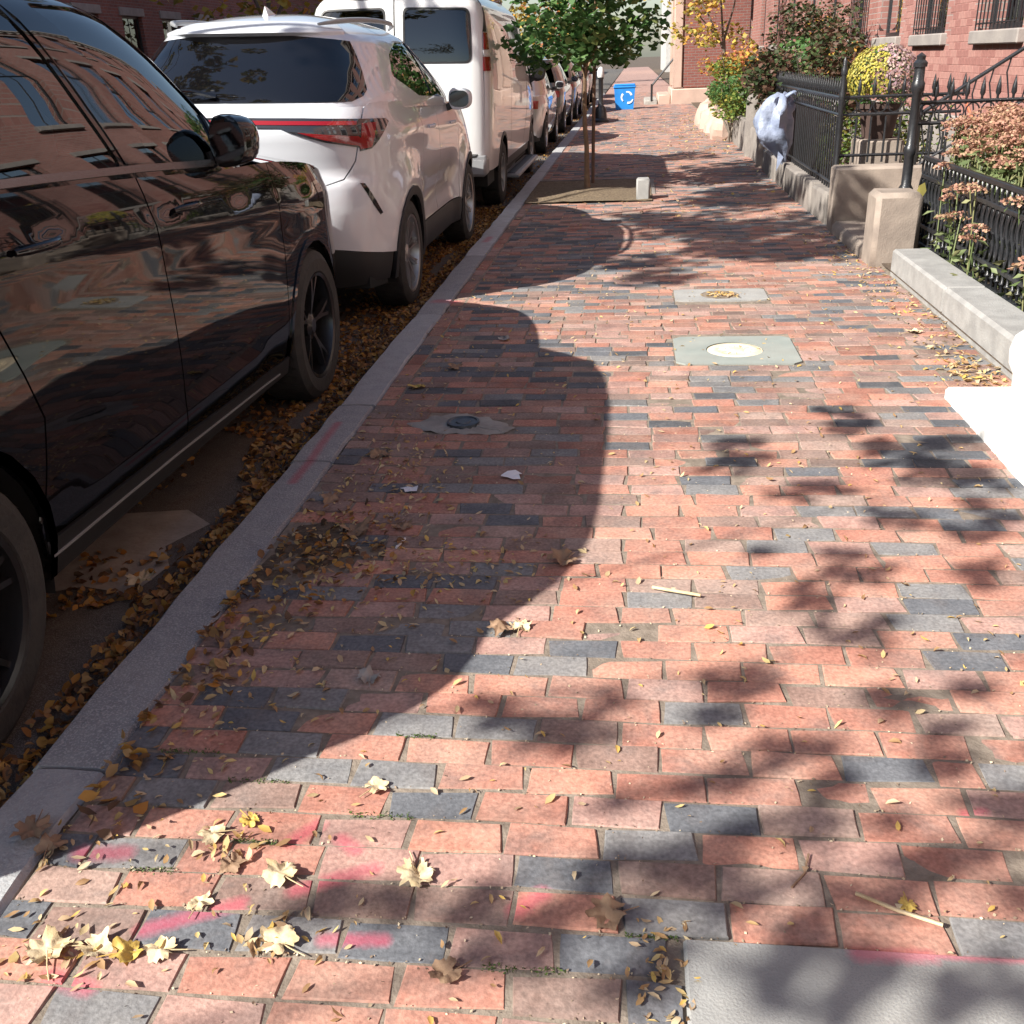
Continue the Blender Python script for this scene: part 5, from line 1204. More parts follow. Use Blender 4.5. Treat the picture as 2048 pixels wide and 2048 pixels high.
# granite coping (two lengths)
cop = thing('stone_coping', 'light grey granite coping along the planted bed with the scroll fence', 'coping', (1.95,6,0))
for y0, y1 in ((4.70,5.95),(5.955,7.22)):
    m = MB(); m.cbox((1.785,y0,-.05),(2.03,y1,.175),.018,jit=.002); m.build('coping_stone', 'coping', cop, smooth=30)
# white stoop with rounded newel
st = thing('white_stoop', 'bright white painted stoop with a rounded end block at the right edge', 'stoop', (2.4,3.4,0))
m = MB(); m.cbox((1.405,1.9,-.03),(3.5,4.47,.05),.012); m.build('step', 'white_paint', st, smooth=40)
m = MB(); m.cbox((2.05,1.9,.051),(3.5,4.40,.22),.02); m.build('step', 'white_paint', st, smooth=40)
m = MB(); m.cbox((2.4,1.9,.221),(3.5,4.38,.40),.02); m.build('step', 'white_paint', st, smooth=40)
m = MB(); m.lathe([(.12,-.02),(.125,.06),(.15,.11),(.155,.17),(.14,.23),(.10,.265),(.05,.28),(0,.283)], (1.865,4.60,0), 28); m.build('newel_block', 'white_paint', st, smooth=60)
m = MB(); m.cbox((2.04,4.482,.0),(3.5,4.66,.36),.03); m.build('cheek_wall', 'white_paint', st, smooth=40)

def scroll(g, x, y0, z0, s_, flip=1, r_=.006):
    pts = []
    for i in range(22):
        a = i/21*PI*2.6; q = s_*(1-.72*i/21); pts.append((x, y0+flip*(q*math.cos(a)), z0+q*math.sin(a)))
    g.tube(pts, r_, 5)
def scroll_fence(name, label, x, y0, y1, zb):
    """low ornamental cast-iron fence: rails, short balusters below, interlaced bars, ring band on top"""
    t = thing(name, label, 'fence', (x,(y0+y1)/2,zb)); zs = [zb,zb+.13,zb+.46,zb+.585]
    for z in zs:
        g = MB(); g.cbox((x-.016,y0,z-.015),(x+.016,y1,z+.015),.004); g.build('rail', 'iron', t)
    n = int((y1-y0)/.085)
    for i in range(n+1):
        y = y0+(y1-y0)*i/n
        g = MB(); g.tube([(x,y,zb+.01),(x,y,zb+.05),(x,y,zb+.065),(x,y,zb+.08),(x,y,zb+.12)], [.009,.009,.020,.009,.009], 6); g.build('short_baluster', 'iron', t, smooth=60)
        g = MB()
        for sg in (1,-1):
            g.tube([(x+sg*.006, y+sg*.036*math.sin(2*PI*k/12), zb+.14+.31*k/12) for k in range(13)], .0105, 5)
        g.tube([(x,y,zb+.13),(x,y,zb+.45)], .0055, 5)
        g.build('twisted_baluster', 'iron', t, smooth=60)
        g = MB(); g.tube([(x, y+.038*math.cos(2*PI*k/14), zb+.523+.055*math.sin(2*PI*k/14)) for k in range(15)], .009, 5); g.build('ring', 'iron', t, smooth=60)
    return t
scroll_fence('iron_fence', 'low black scroll-work iron fence in front of the pink flowers', 2.10, 4.75, 7.86, .12)
def spear_fence(name, label, p0, p1, zb, zt_, n, fin=.0, band=True, cat='fence'):
    t = thing(name, label, cat, ((p0[0]+p1[0])/2,(p0[1]+p1[1])/2,zb)); d = Vector((p1[0]-p0[0],p1[1]-p0[1],0)); L_ = d.length; dn = d.normalized(); pr = Vector((-dn.y,dn.x,0))
    def P(a, z): return (p0[0]+dn.x*a, p0[1]+dn.y*a, z)
    for z in (zb+.06, zt_-.14, zt_):
        g = MB(); g.tube([P(0,z),P(L_,z)], .014, 6); g.build('rail', 'iron', t)
    for i in range(n+1):
        a = L_*i/n; g = MB(); g.tube([P(a,zb),P(a,zt_-.16)], .010, 6)
        g.tube([P(a,zt_-.02),P(a,zt_+.03),P(a,zt_+.05),P(a,zt_+.09),P(a,zt_+.16)], [.009,.009,.019,.016,.002], 6); g.build('picket', 'iron', t, smooth=60)
        if band and i < n:
            b = L_*(i+.5)/n; g = MB(); q = min(.06, L_/n*.45)
            g.tube([(p0[0]+dn.x*(b+q*math.cos(2*PI*k/14)), p0[1]+dn.y*(b+q*math.cos(2*PI*k/14)), zt_-.07+.058*math.sin(2*PI*k/14)) for k in range(15)], .006, 5); g.build('ring', 'iron', t, smooth=60)
    return t
# brownstone gateway steps
gs = thing('gateway_steps', 'worn brownstone steps and side blocks at the gap in the fence', 'steps', (1.9,8.4,0))
def round_block(name, x0, x1, y0, y1, z0, z1, m_, parent, r=.05):
    P = rnd([(y0,z0),(y1,z0),(y1,z1),(y0,z1)], .001, 1); P = [(y0,z0),(y1,z0)] + rnd([(y1,z0),(y1,z1),(y0,z1),(y0,z0)], r, 5)[6:18]
    g = MB(); g.prism(P, x0, x1, 'x'); return g.build(name, m_, parent, smooth=35)
m = MB(); m.cbox((1.70,7.45,-.05),(2.02,7.78,.51),.035,jit=.003); m.build('side_block', 'brownstone', gs, smooth=40)
m = MB(); m.cbox((1.70,9.02,-.05),(2.45,9.28,.53),.02,jit=.003); m.build('side_block', 'brownstone', gs, smooth=40)
m = MB(); m.cbox((1.70,7.785,-.05),(2.1,9.015,.10),.03,jit=.004); m.build('step', 'brownstone', gs, smooth=40)
m = MB(); m.cbox((2.05,7.79,.0),(2.5,9.01,.26),.03,jit=.004); m.build('step', 'brownstone', gs, smooth=40)
m = MB(); m.cbox((2.45,7.79,.0),(3.5,9.01,.43),.03,jit=.004); m.build('step', 'brownstone', gs, smooth=40)
def gate_post(name, label, x, y, z0, z1, r):
    t = thing(name, label, 'gate post', (x,y,z0)); g = MB(); h = z1-z0
    g.lathe([(r*1.5,0),(r*1.5,.04),(r,.07),(r,h*.28),(r*1.25,h*.30),(r*1.25,h*.34),(r*.9,h*.36),(r*.9,h*.72),(r*1.3,h*.74),(r*1.3,h*.79),(r,h*.81),(r,h*.9)], (x,y,z0), 14); g.build('shaft', 'iron', t, smooth=45)
    g = MB(); g.lathe([(r*1.3,h*.9),(r*1.35,h*.93),(r*.8,h*.95),(r*.9,h*.975),(0,h)], (x,y,z0), 14); g.build('finial', 'iron', t, smooth=45)
gate_post('gate_post', 'thick black turned iron gate post on the near brownstone block', 1.985, 7.86, .45, 1.40, .036)
gate_post('gate_post', 'slim black iron gate post at the far side of the brownstone steps', 1.755, 9.36, -.02, 1.38, .021)
spear_fence('iron_fence', 'black spiked iron fence panel behind the far gateway block', (1.78,9.40), (2.75,9.40), .53, 1.06, 8)
spear_fence('iron_fence', 'black iron fence with scroll band running back from the near gate post', (2.03,7.93), (3.4,7.93), .30, 1.07, 13)
ff = spear_fence('iron_fence', 'long dark iron fence on a stone base along the sidewalk, white bag hanging on it', (1.80,9.5), (1.80,14.0), .27, 1.05, 38)
fb = thing('low_stone_wall', 'dark low stone wall under the long iron fence', 'wall', (1.80,11.8,0)); yy = 9.46
while yy < 14.1:
    L_ = RL.uniform(.75,1.05); m = MB(); m.cbox((1.70+RL.uniform(-.01,.01),yy,-.05),(1.95,min(yy+L_,14.2)-.008,.27+RL.uniform(-.012,.012)),.02,jit=.006); m.build('base_stone', 'darkstone', fb, smooth=40); yy += L_
for y, h_, lab in ((14.55,.88,'near one of two round-topped stone posts beyond the long fence'),(16.2,.88,'far one of two round-topped stone posts, beside the shrubs')):
    m = MB(); m.lathe([(.14,-.05),(.14,h_-.12),(.13,h_-.06),(.09,h_-.015),(0,h_)], (1.80,y,0), 18); tag(m.build('stone_post', 'darkstone' if y > 15 else 'brownstone', smooth=50), lab, 'post')
wl = thing('stone_wall', 'dark stone garden wall between and beyond the round-topped posts', 'wall', (1.83,17,0))
for y0, y1 in ((14.72,16.04),(16.36,17.6),(17.61,18.9)):
    m = MB(); m.cbox((1.72,y0,-.05),(1.94,y1,.42+.04*(y0>16)),.03,jit=.008); m.build('wall_stone', 'darkstone', wl, smooth=40)
# plastic bag on the fence
def bag():
    t = thing('plastic_bag', 'pale bluish white plastic bag tied to the long iron fence', 'bag', (1.68,12.2,.6)); g = MB(); nu, nv = 26, 20; vs = []
    for i in range(nv+1):
        v = i/nv; z = 1.0-.74*v; w = (.055+.19*math.sin(PI*min(1,v*1.08)**.8)**.8) if v < .98 else .03
        for j in range(nu):
            a = 2*PI*j/nu; wob = 1+.34*nz(math.cos(a)*2,math.sin(a)*2,v*4)+.07*math.sin(9*a+v*6)*(1-v)+.2*nz(math.cos(a)*5,math.sin(a)*5,v*6)+.16*math.sin(5*a+2*v+1.5*math.sin(6*v))
            vs.append((1.62+.80*w*wob*math.cos(a)-.07*math.sin(PI*v)+.10*v*v, 12.25+w*wob*.9*math.sin(a)+.04*v, z+.05*nz(a*1.5,v*4)))
    g.add(vs, [(i*nu+j,i*nu+(j+1)%nu,(i+1)*nu+(j+1)%nu,(i+1)*nu+j) for i in range(nv) for j in range(nu)] + [tuple(range(nu)), tuple(nv*nu+j for j in range(nu-1,-1,-1))]); g.build('sack', 'bag', t, smooth=70)
    g = MB()
    for s_ in (-1,1): g.tube([(1.66,12.22,.95),(1.72,12.2+s_*.03,1.0),(1.77,12.2+s_*.05,1.02),(1.79,12.2+s_*.02,.99)], [.03,.018,.016,.012], 6)
    g.build('tied_handles', 'bag', t, smooth=60)
    g = MB(); vs = []
    g.add([(1.60,11.95,.42),(1.62,12.12,.38),(1.60,12.02,.20),(1.66,11.92,.36)], [(0,1,2),(0,2,3)]); g.build('hanging_flap', 'bag', t)
bag()
# yellow tag-like leaf by the gate post
g = MB(); g.add(*[[(1.99,7.60,.47),(2.01,7.60,.54),(2.05,7.61,.56),(2.07,7.62,.50),(2.04,7.61,.45)], [(0,1,2,3,4)]]); tag(g.build('fallen_leaf', 'mum_yellow'), 'bright yellow leaf caught on the fence beside the gate post', 'leaf', 'large fallen leaves')
# sedum bed
def sedum():
    R = random.Random(21); t = thing('sedum_plants', 'mass of pinkish orange flat flower heads behind the low scroll-work fence', 'flowers', (2.6,6,0))
    fl, lf, stm = MB(), MB(), MB(); heads = []
    for _ in range(560):
        y = R.uniform(4.5,7.75); x = 2.20+abs(R.gauss(0,.36)); h_ = .72+.22*R.random()+.16*min(1,(x-2.1)/.5)-.05*max(0,y-7)
        if R.random() < .02: x = 2.0+R.random()*.08; h_ = R.uniform(.35,.70)
        if x > 3.2: continue
        heads.append((x,y,h_))
        rad = R.uniform(.06,.125)
        for _k in range(80):
            a, q = R.uniform(0,2*PI), rad*math.sqrt(R.random()); p = (x+q*math.cos(a), y+q*math.sin(a), h_+.03*(1-(q/rad)**2)+R.uniform(-.006,.006)); s_ = R.uniform(.018,.028)
            emit(fl, R, p, s_, s_*.9, None, 'quad', .5)
        stm.tube([(x+R.uniform(-.06,.12),y+R.uniform(-.06,.06),.05),(x,y,h_)], .005, 4)
        for _k in range(12):
            q = R.uniform(.15,.95); a = R.uniform(0,2*PI); emit(lf, R, (x+.07*math.cos(a),y+.07*math.sin(a),h_*q), R.uniform(.05,.09), R.uniform(.025,.04), rand_rot(R), 'quad')
    for _ in range(2600):
        emit(lf, R, (R.uniform(2.2,3.0),R.uniform(4.6,7.8),R.uniform(.1,.74)), R.uniform(.04,.08), R.uniform(.02,.04), rand_rot(R), 'quad')
    fl.build('flower_heads', 'sedum_head', t, smooth=180)['kind'] = 'stuff'; lf.build('foliage', 'sedum_leaf', t, smooth=180)['kind'] = 'stuff'; stm.build('stems', 'sedum_leaf', t)['kind'] = 'stuff'
sedum()
def mum():
    R = random.Random(3); t = thing('chrysanthemum_pot', 'ball of yellow and dusty pink chrysanthemums behind the iron gate', 'flowers', (2.16,9.75,.75)); c = Vector((2.16,9.75,1.20))
    a, b, lf = MB(), MB(), MB()
    for _ in range(3000):
        d = Vector((R.gauss(0,1),R.gauss(0,1),R.gauss(0,1))).normalized()
        if d.z < -.55: continue
        p = c + Vector((d.x*.29,d.y*.29,d.z*.26))*(1+R.uniform(-.06,.05)); q = d.to_track_quat('Z','Y').to_matrix() @ Matrix.Rotation(R.uniform(0,6),3,'Z') @ Matrix.Rotation(R.uniform(-.5,.5),3,'X')
        side_ = d.x + .25*nz(d.x*3,d.y*3,d.z*3) + .08
        emit(b if side_ > 0 else a, R, p, R.uniform(.02,.034), R.uniform(.016,.028), q, 'quad')
    for _ in range(500):
        d = Vector((R.gauss(0,1),R.gauss(0,1),R.gauss(0,1))).normalized(); emit(lf, R, c+Vector((d.x*.26,d.y*.26,d.z*.24-.03)), .05,.025, rand_rot(R), 'quad')
    a.build('yellow_blooms', 'mum_yellow', t, smooth=180)['kind'] = 'stuff'; b.build('pink_blooms', 'mum_pink', t, smooth=180)['kind'] = 'stuff'; lf.build('foliage', 'leaf_green', t, smooth=180)['kind'] = 'stuff'
    g = MB(); g.lathe([(0,.70),(.13,.70),(.17,.95),(.185,.95),(.185,.99),(.16,.985),(.14,.9)], (2.16,9.75,0), 24); g.build('pot', 'pot', t, smooth=40)
    g = MB(); g.cbox((1.98,9.55,-.02),(2.36,9.95,.699),.02); tag(g.build('stone_pedestal', 'brownstone', smooth=40), 'squat brownstone pedestal under the chrysanthemum pot', 'pedestal')
mum()
def bush(name, label, c, rad, n, mats_, ln=.06, wd=.035, stems=5, cat='shrub', seed=1, group=None):
    R = random.Random(seed); t = thing(name, label, cat, (c[0],c[1],.03), group=group); g = MB()
    k = len(mats_); nb = 16
    for b in range(nb):
        d = Vector((R.gauss(0,1),R.gauss(0,1),R.gauss(0,.8))); d = d.normalized()*R.uniform(.25,.8)
        cc = (c[0]+d.x*rad[0], c[1]+d.y*rad[1], max(.12,c[2]+d.z*rad[2])); q = R.uniform(.28,.5)
        clump(g, R, cc, (rad[0]*q,rad[1]*q,rad[2]*q), n//nb, ln, wd, R.choices(range(k), [3]+[1]*(k-1))[0])
    g.build('foliage', mats_, t, smooth=180)['kind'] = 'stuff'
    for _ in range(stems):
        g = MB(); e = (c[0]+R.uniform(-.6,.6)*rad[0], c[1]+R.uniform(-.6,.6)*rad[1], c[2]+R.uniform(0,.6)*rad[2]); b0 = (c[0]+R.uniform(-.15,.15), c[1]+R.uniform(-.15,.15), .02)
        g.tube([b0, ((b0[0]+e[0])/2+R.uniform(-.08,.08),(b0[1]+e[1])/2,(b0[2]+e[2])/2), e], [.022,.015,.006], 6); g.build('stem', 'bark_grey', t, smooth=60)
    return t
bush('rose_shrub', 'dark green and purplish shrub behind the long iron fence', (2.35,14.8,1.02), (.95,1.9,.72), 5200, ['leaf_rose','leaf_green'], .085,.055, 7, seed=4)
bush('rose_shrub', 'reddish tall shrub rising above the dark one by the brick house', (2.75,17.2,1.55), (.85,1.3,.75), 3200, ['leaf_rose','leaf_orange'], .075,.045, 6, seed=5)
bush('lime_shrub', 'bright lime green shrub bulging over the sidewalk past the stone posts', (1.72,18.8,.78), (.68,1.5,.55), 3600, ['leaf_lime','leaf_green'], .075,.045, 5, seed=6)
bush('orange_shrub', 'orange-leaved shrub just behind the lime green one', (2.0,20.8,1.15), (.75,1.2,.5), 2000, ['leaf_orange','leaf_lime'], .08,.05, 5, seed=8)
bush('fence_shrub', 'olive shrub pressed behind the gateway fence panel', (2.45,10.4,.62), (.55,.75,.48), 1300, ['leaf_lime','leaf_rose'], .05,.03, 4, seed=9)
bush('fence_shrub', 'small olive shrub inside the long fence near its gate end', (2.15,11.6,.55), (.3,.6,.4), 700, ['leaf_lime','leaf_rose'], .05,.03, 4, seed=10)
rk = random.Random(2)
for i, (y, s_, lab) in enumerate(((19.6,.32,'nearest pale rock at the foot of the lime shrub'),(20.7,.36,'second pale rock along the bed edge'),(22.0,.40,'third pale rock along the bed edge'),(23.6,.42,'farthest pale rock along the bed edge'))):
    g = MB(); nu, nv = 14, 9; vs = []
    for a in range(nv+1):
        for b in range(nu):
            ph, th = -PI/2+PI*a/nv, 2*PI*b/nu; d = Vector((math.cos(ph)*math.cos(th),math.cos(ph)*math.sin(th),math.sin(ph))); k = 1+.35*nz(d.x*1.6+i*5,d.y*1.6,d.z*1.6)+.12*nz(d.x*4+i,d.y*4,d.z*4)
            vs.append((1.62+d.x*s_*.7*k, y+d.y*s_*1.4*k, .12+d.z*s_*.95*k))
    g.add(vs, [(a*nu+b,a*nu+(b+1)%nu,(a+1)*nu+(b+1)%nu,(a+1)*nu+b) for a in range(nv) for b in range(nu)]); tag(g.build('garden_rock', 'pinkstone', smooth=25), lab, 'rock', 'rocks edging the bed')

# ------------------------------------------------------------------ street tree in the pit, bollard, bin, post
def tree(name, label, base, h_trunk, r0_, limbs, clumps, leaf_m, bark_m, ln, wd, seed, lean=(0,0), cat='tree', group=None, limb_k=.5):
    R = random.Random(seed); t = thing(name, label, cat, base, group=group); b = Vector(base); top = b+Vector((lean[0],lean[1],h_trunk))
    g = MB(); pts = [b+Vector((0,0,-.05))]+[b.lerp(top,k/6)+Vector((R.uniform(-.4,.4)*r0_,R.uniform(-.4,.4)*r0_,0)) for k in range(1,7)]
    g.tube(pts, [r0_*1.35]+[r0_*(1-.4*k/6) for k in range(1,7)], 10); g.build('trunk', bark_m, t, smooth=60)
    for e in limbs:
        g = MB(); e = Vector(e); s_ = b.lerp(top, R.uniform(.8,1)); m_ = s_.lerp(e,.5)+Vector((R.uniform(-.1,.1),R.uniform(-.1,.1),R.uniform(.0,.25)))*(e-s_).length*.4
        g.tube([s_,s_.lerp(m_,.5),m_,m_.lerp(e,.5),e], [r0_*limb_k,r0_*limb_k*.84,r0_*limb_k*.64,r0_*limb_k*.4,r0_*limb_k*.16], 7); g.build('limb', bark_m, t, smooth=60)
    g = MB()
    for c, rad, n in clumps: clump(g, R, c, rad, n, ln, wd)
    g.build('crown', leaf_m, t, smooth=180)['kind'] = 'stuff'
    return t
RC = random.Random(77)
cl = []
for _ in range(46):
    a = RC.uniform(0,2*PI); q = math.sqrt(RC.random())*.80; z = RC.uniform(1.45,2.9); k = 1.0 if z > 1.6 else .85
    cl.append(((-.66+q*k*math.cos(a), 12.35+q*k*math.sin(a), z), (.27,.27,.21), 78))
tree('sapling', 'young street tree with dense green crown in the mulch pit', (-.535,12.2,0), 1.55, .033, [(-1.1,12.2,2.2),(-.1,12.5,2.3),(-.6,12.9,2.4),(-.4,11.9,2.5),(-.9,12.6,2.7),(-.55,12.3,2.9)], cl, 'leaf_green', 'bark', .10, .075, 12, lean=(-.03,.08))
g = MB(); g.tube([(-.50,12.95,-.02),(-.49,12.95,.6),(-.47,12.93,1.55)], .021, 8); tag(g.build('tree_stake', 'wood_stake', smooth=60), 'thin brown wooden stake behind the sapling trunk', 'stake')
g = MB(); g.cbox((.035,11.42,-.03),(.185,11.60,.225),.018); tag(g.build('stone_bollard', 'concrete', smooth=40), 'short pale square granite stub at the corner of the tree pit', 'bollard')
def blue_bin():
    t = thing('recycling_bin', 'bright blue recycling bin with pale swirl mark on the far sidewalk', 'bin', (-.28,32,0)); g = MB(); w0, w1 = .26, .31
    vs = [(-.28+sx*w, 32+sy*w*.8, z) for w,z in ((w0,.0),(w1,.60)) for sx,sy in ((-1,-1),(1,-1),(1,1),(-1,1))]
    g.add(vs, [(3,2,1,0),(0,1,5,4),(1,2,6,5),(2,3,7,6),(3,0,4,7)]); g.build('tub', 'bin_blue', t)
    g = MB(); g.cbox((-.28-.33,32-.27,.585),(-.28+.33,32+.27,.64),.015); g.build('rim', 'bin_blue', t)
    g = MB(); g.cbox((-.28-.31,32-.26,.641),(-.28+.31,32+.26,.69),.02); g.build('lid', 'bin_blue', t)
    yf = 32-.8*.30-.005
    for a0, a1, cx_, cz_, r_ in ((.2,1.9,-.20,.36,.12),(2.3,4.0,-.24,.33,.13),(-1.9,-.2,-.16,.30,.12)):
        g = MB(); n = 10; vs = []
        for i in range(n+1):
            a = a0+(a1-a0)*i/n; w = .03*(1-.5*i/n)
            for q in (r_-w, r_+w): vs.append((cx_+q*math.cos(a), yf+.05*(.6-(cz_+q*math.sin(a)))*.35, cz_+q*math.sin(a)))
        g.add(vs, [(2*i,2*i+1,2*i+3,2*i+2) for i in range(n)]); g.build('swirl_mark', 'bin_mark', t)
blue_bin()
t = thing('capped_post', 'black iron post with white cap and flared base by the far kerb', 'post', (-.80,26,0)); g = MB()
g.lathe([(.20,-.02),(.20,.05),(.15,.09),(.13,.30),(.07,.38),(.055,.45),(.055,.95),(.07,.97),(.07,1.0)], (-.80,26,0), 16); g.build('shaft', 'iron', t, smooth=40)
g = MB(); g.lathe([(.075,1.0),(.085,1.05),(.075,1.16),(.04,1.22),(0,1.235)], (-.80,26,0), 16); g.build('cap', 'white_paint', t, smooth=50)

# trees across the street and behind the walker: never in the frame, their leaf shade is
def lift(gx, gy_, z): return (gx + SUN.x/SUN.z*z, gy_ + SUN.y/SUN.z*z, z)
RT = random.Random(31)
targets = [(0.45,3.79,0.125,0.153),(0.39,3.61,0.1,0.084),(0.93,4.17,0.132,0.215),(1.02,3.79,0.141,0.182),(1.12,3.57,0.152,0.163),(1.26,3.52,0.112,0.131),(0.71,3.41,0.15,0.075),(0.55,3.34,0.093,0.058),(0.91,3.15,0.104,0.087),(0.68,2.83,0.096,0.092),(0.74,2.76,0.078,0.07),(1.07,2.74,0.076,0.104),(0.49,2.65,0.062,0.066),(0.54,2.41,0.085,0.057),(0.74,2.48,0.057,0.044),(0.52,2.56,0.06,0.037),(0.66,2.35,0.083,0.054),(0.44,2.87,0.066,0.057),(1.14,3.07,0.1,0.125),(1.27,3.91,0.122,0.125),(1.25,3.24,0.087,0.114),(-0.23,1.96,0.103,0.026),(-0.1,1.93,0.125,0.031),(-0.0,2.04,0.104,0.022),(0.23,2.21,0.136,0.038),(0.31,2.12,0.105,0.028),(0.19,2.01,0.076,0.022),(0.38,1.88,0.118,0.039),(0.23,1.76,0.091,0.027),(0.08,1.71,0.091,0.035),(0.48,1.77,0.09,0.036),(0.67,1.86,0.092,0.038),(0.74,1.72,0.086,0.034),(0.16,1.56,0.084,0.03),(0.26,1.63,0.065,0.032),(0.39,1.58,0.063,0.023),(0.07,1.47,0.061,0.028),(0.17,1.42,0.049,0.026),(0.58,1.53,0.09,0.036),(0.7,1.49,0.058,0.034),(0.31,1.38,0.057,0.019),(0.3,1.29,0.046,0.029),(0.4,1.33,0.046,0.036),(0.24,1.23,0.036,0.027),(0.47,1.27,0.053,0.028),(0.61,1.3,0.054,0.023),(0.55,1.22,0.052,0.026),(0.34,1.21,0.035,0.021),(-0.57,1.39,0.047,0.027),(-0.08,1.42,0.061,0.027),(-0.25,1.39,0.061,0.026),(-0.37,2.02,0.066,0.018),(0.83,2.15,0.076,0.035),(0.67,2.1,0.076,0.034)]      # blots of shade on the pavement: centre and half widths
cl = []
targets += [(a,b,.11,.022) for a,b in ((-.5,1.385),(-.35,1.36),(-.15,1.34),(0,1.37),(.1,1.30),(-.2,1.27),(0,1.23),(-.05,1.53),(.15,1.5),(.3,1.47),(.5,1.45),(.65,1.6),(.45,1.68),(-.3,1.95),(-.15,1.88),(.35,1.25),(.66,1.23),(-.62,1.36),(.85,1.75),(.95,1.95),(.7,2.0))]
for gx, gy_, sx_, sy_ in targets:
    k = max(3, int(sx_*sy_/(.0011 if gy_ > 2.2 else .0005)))
    for _ in range(min(k,18)):
        z = RT.uniform(3.6,4.2); x, y = gx+RT.uniform(-1,1)*sx_*.8, gy_+RT.uniform(-1,1)*sy_*.8; cl.append((lift(x,y,z), (.03,.03,.03), 3))
for _ in range(40):
    x, y = RT.uniform(-4.5,-2.6), RT.uniform(-6,-1.2); z = RT.uniform(5.0,7.5)
    cl.append((lift(x,y,z), (.5,.5,.3), 12))
tree('plane_tree', 'tall thin-leaved street tree across the road whose shade dapples the near bricks', (-9.7,-3.4,0), 4.2, .17, [lift(1.0,3.4,4.0),lift(.5,2.3,3.9),lift(.7,1.6,4.0),lift(.1,1.7,3.9),lift(-3,-3,6.5),(-10.5,-5.5,7),(-9,-1,7.2)], cl, 'leaf_tree', 'bark_grey', .085, .065, 41, limb_k=.16)
cl = []
for gx, gy_, sx_, sy_, n in [(1.2,9.3,.55,.75,150),(.55,9.4,.45,.6,80),(1.35,8.2,.4,.28,70),(.75,8.3,.45,.22,60),(.2,7.8,.3,.1,18),(.15,7.2,.3,.08,16),(1.3,11.4,.5,1.0,120),(1.0,11.2,.25,.5,40),(.6,13.2,.6,.8,70),(1.4,14.2,.4,.8,70),(1.0,16.5,.6,.7,60),(.3,10.0,.3,.4,30),(-.02,7.9,.15,.1,10)]:
    for _ in range(max(1,n//6)):
        z = RT.uniform(5.0,6.4); x, y = RT.gauss(gx,sx_*.6), RT.gauss(gy_,sy_*.6); cl.append((lift(x,y,z), (.26,.26,.14), 34))
tree('plane_tree', 'second thin-leaved street tree across the road shading the far fence', (-9.7,3.6,0), 4.4, .19, [lift(1.1,9.3,5.8),lift(.6,8.3,5.6),lift(1.2,11.4,6),lift(.7,13.2,6.2),lift(1.2,15.5,6.2),(-10.6,2.2,7.5)], cl, 'leaf_tree', 'bark_grey', .15, .11, 43)

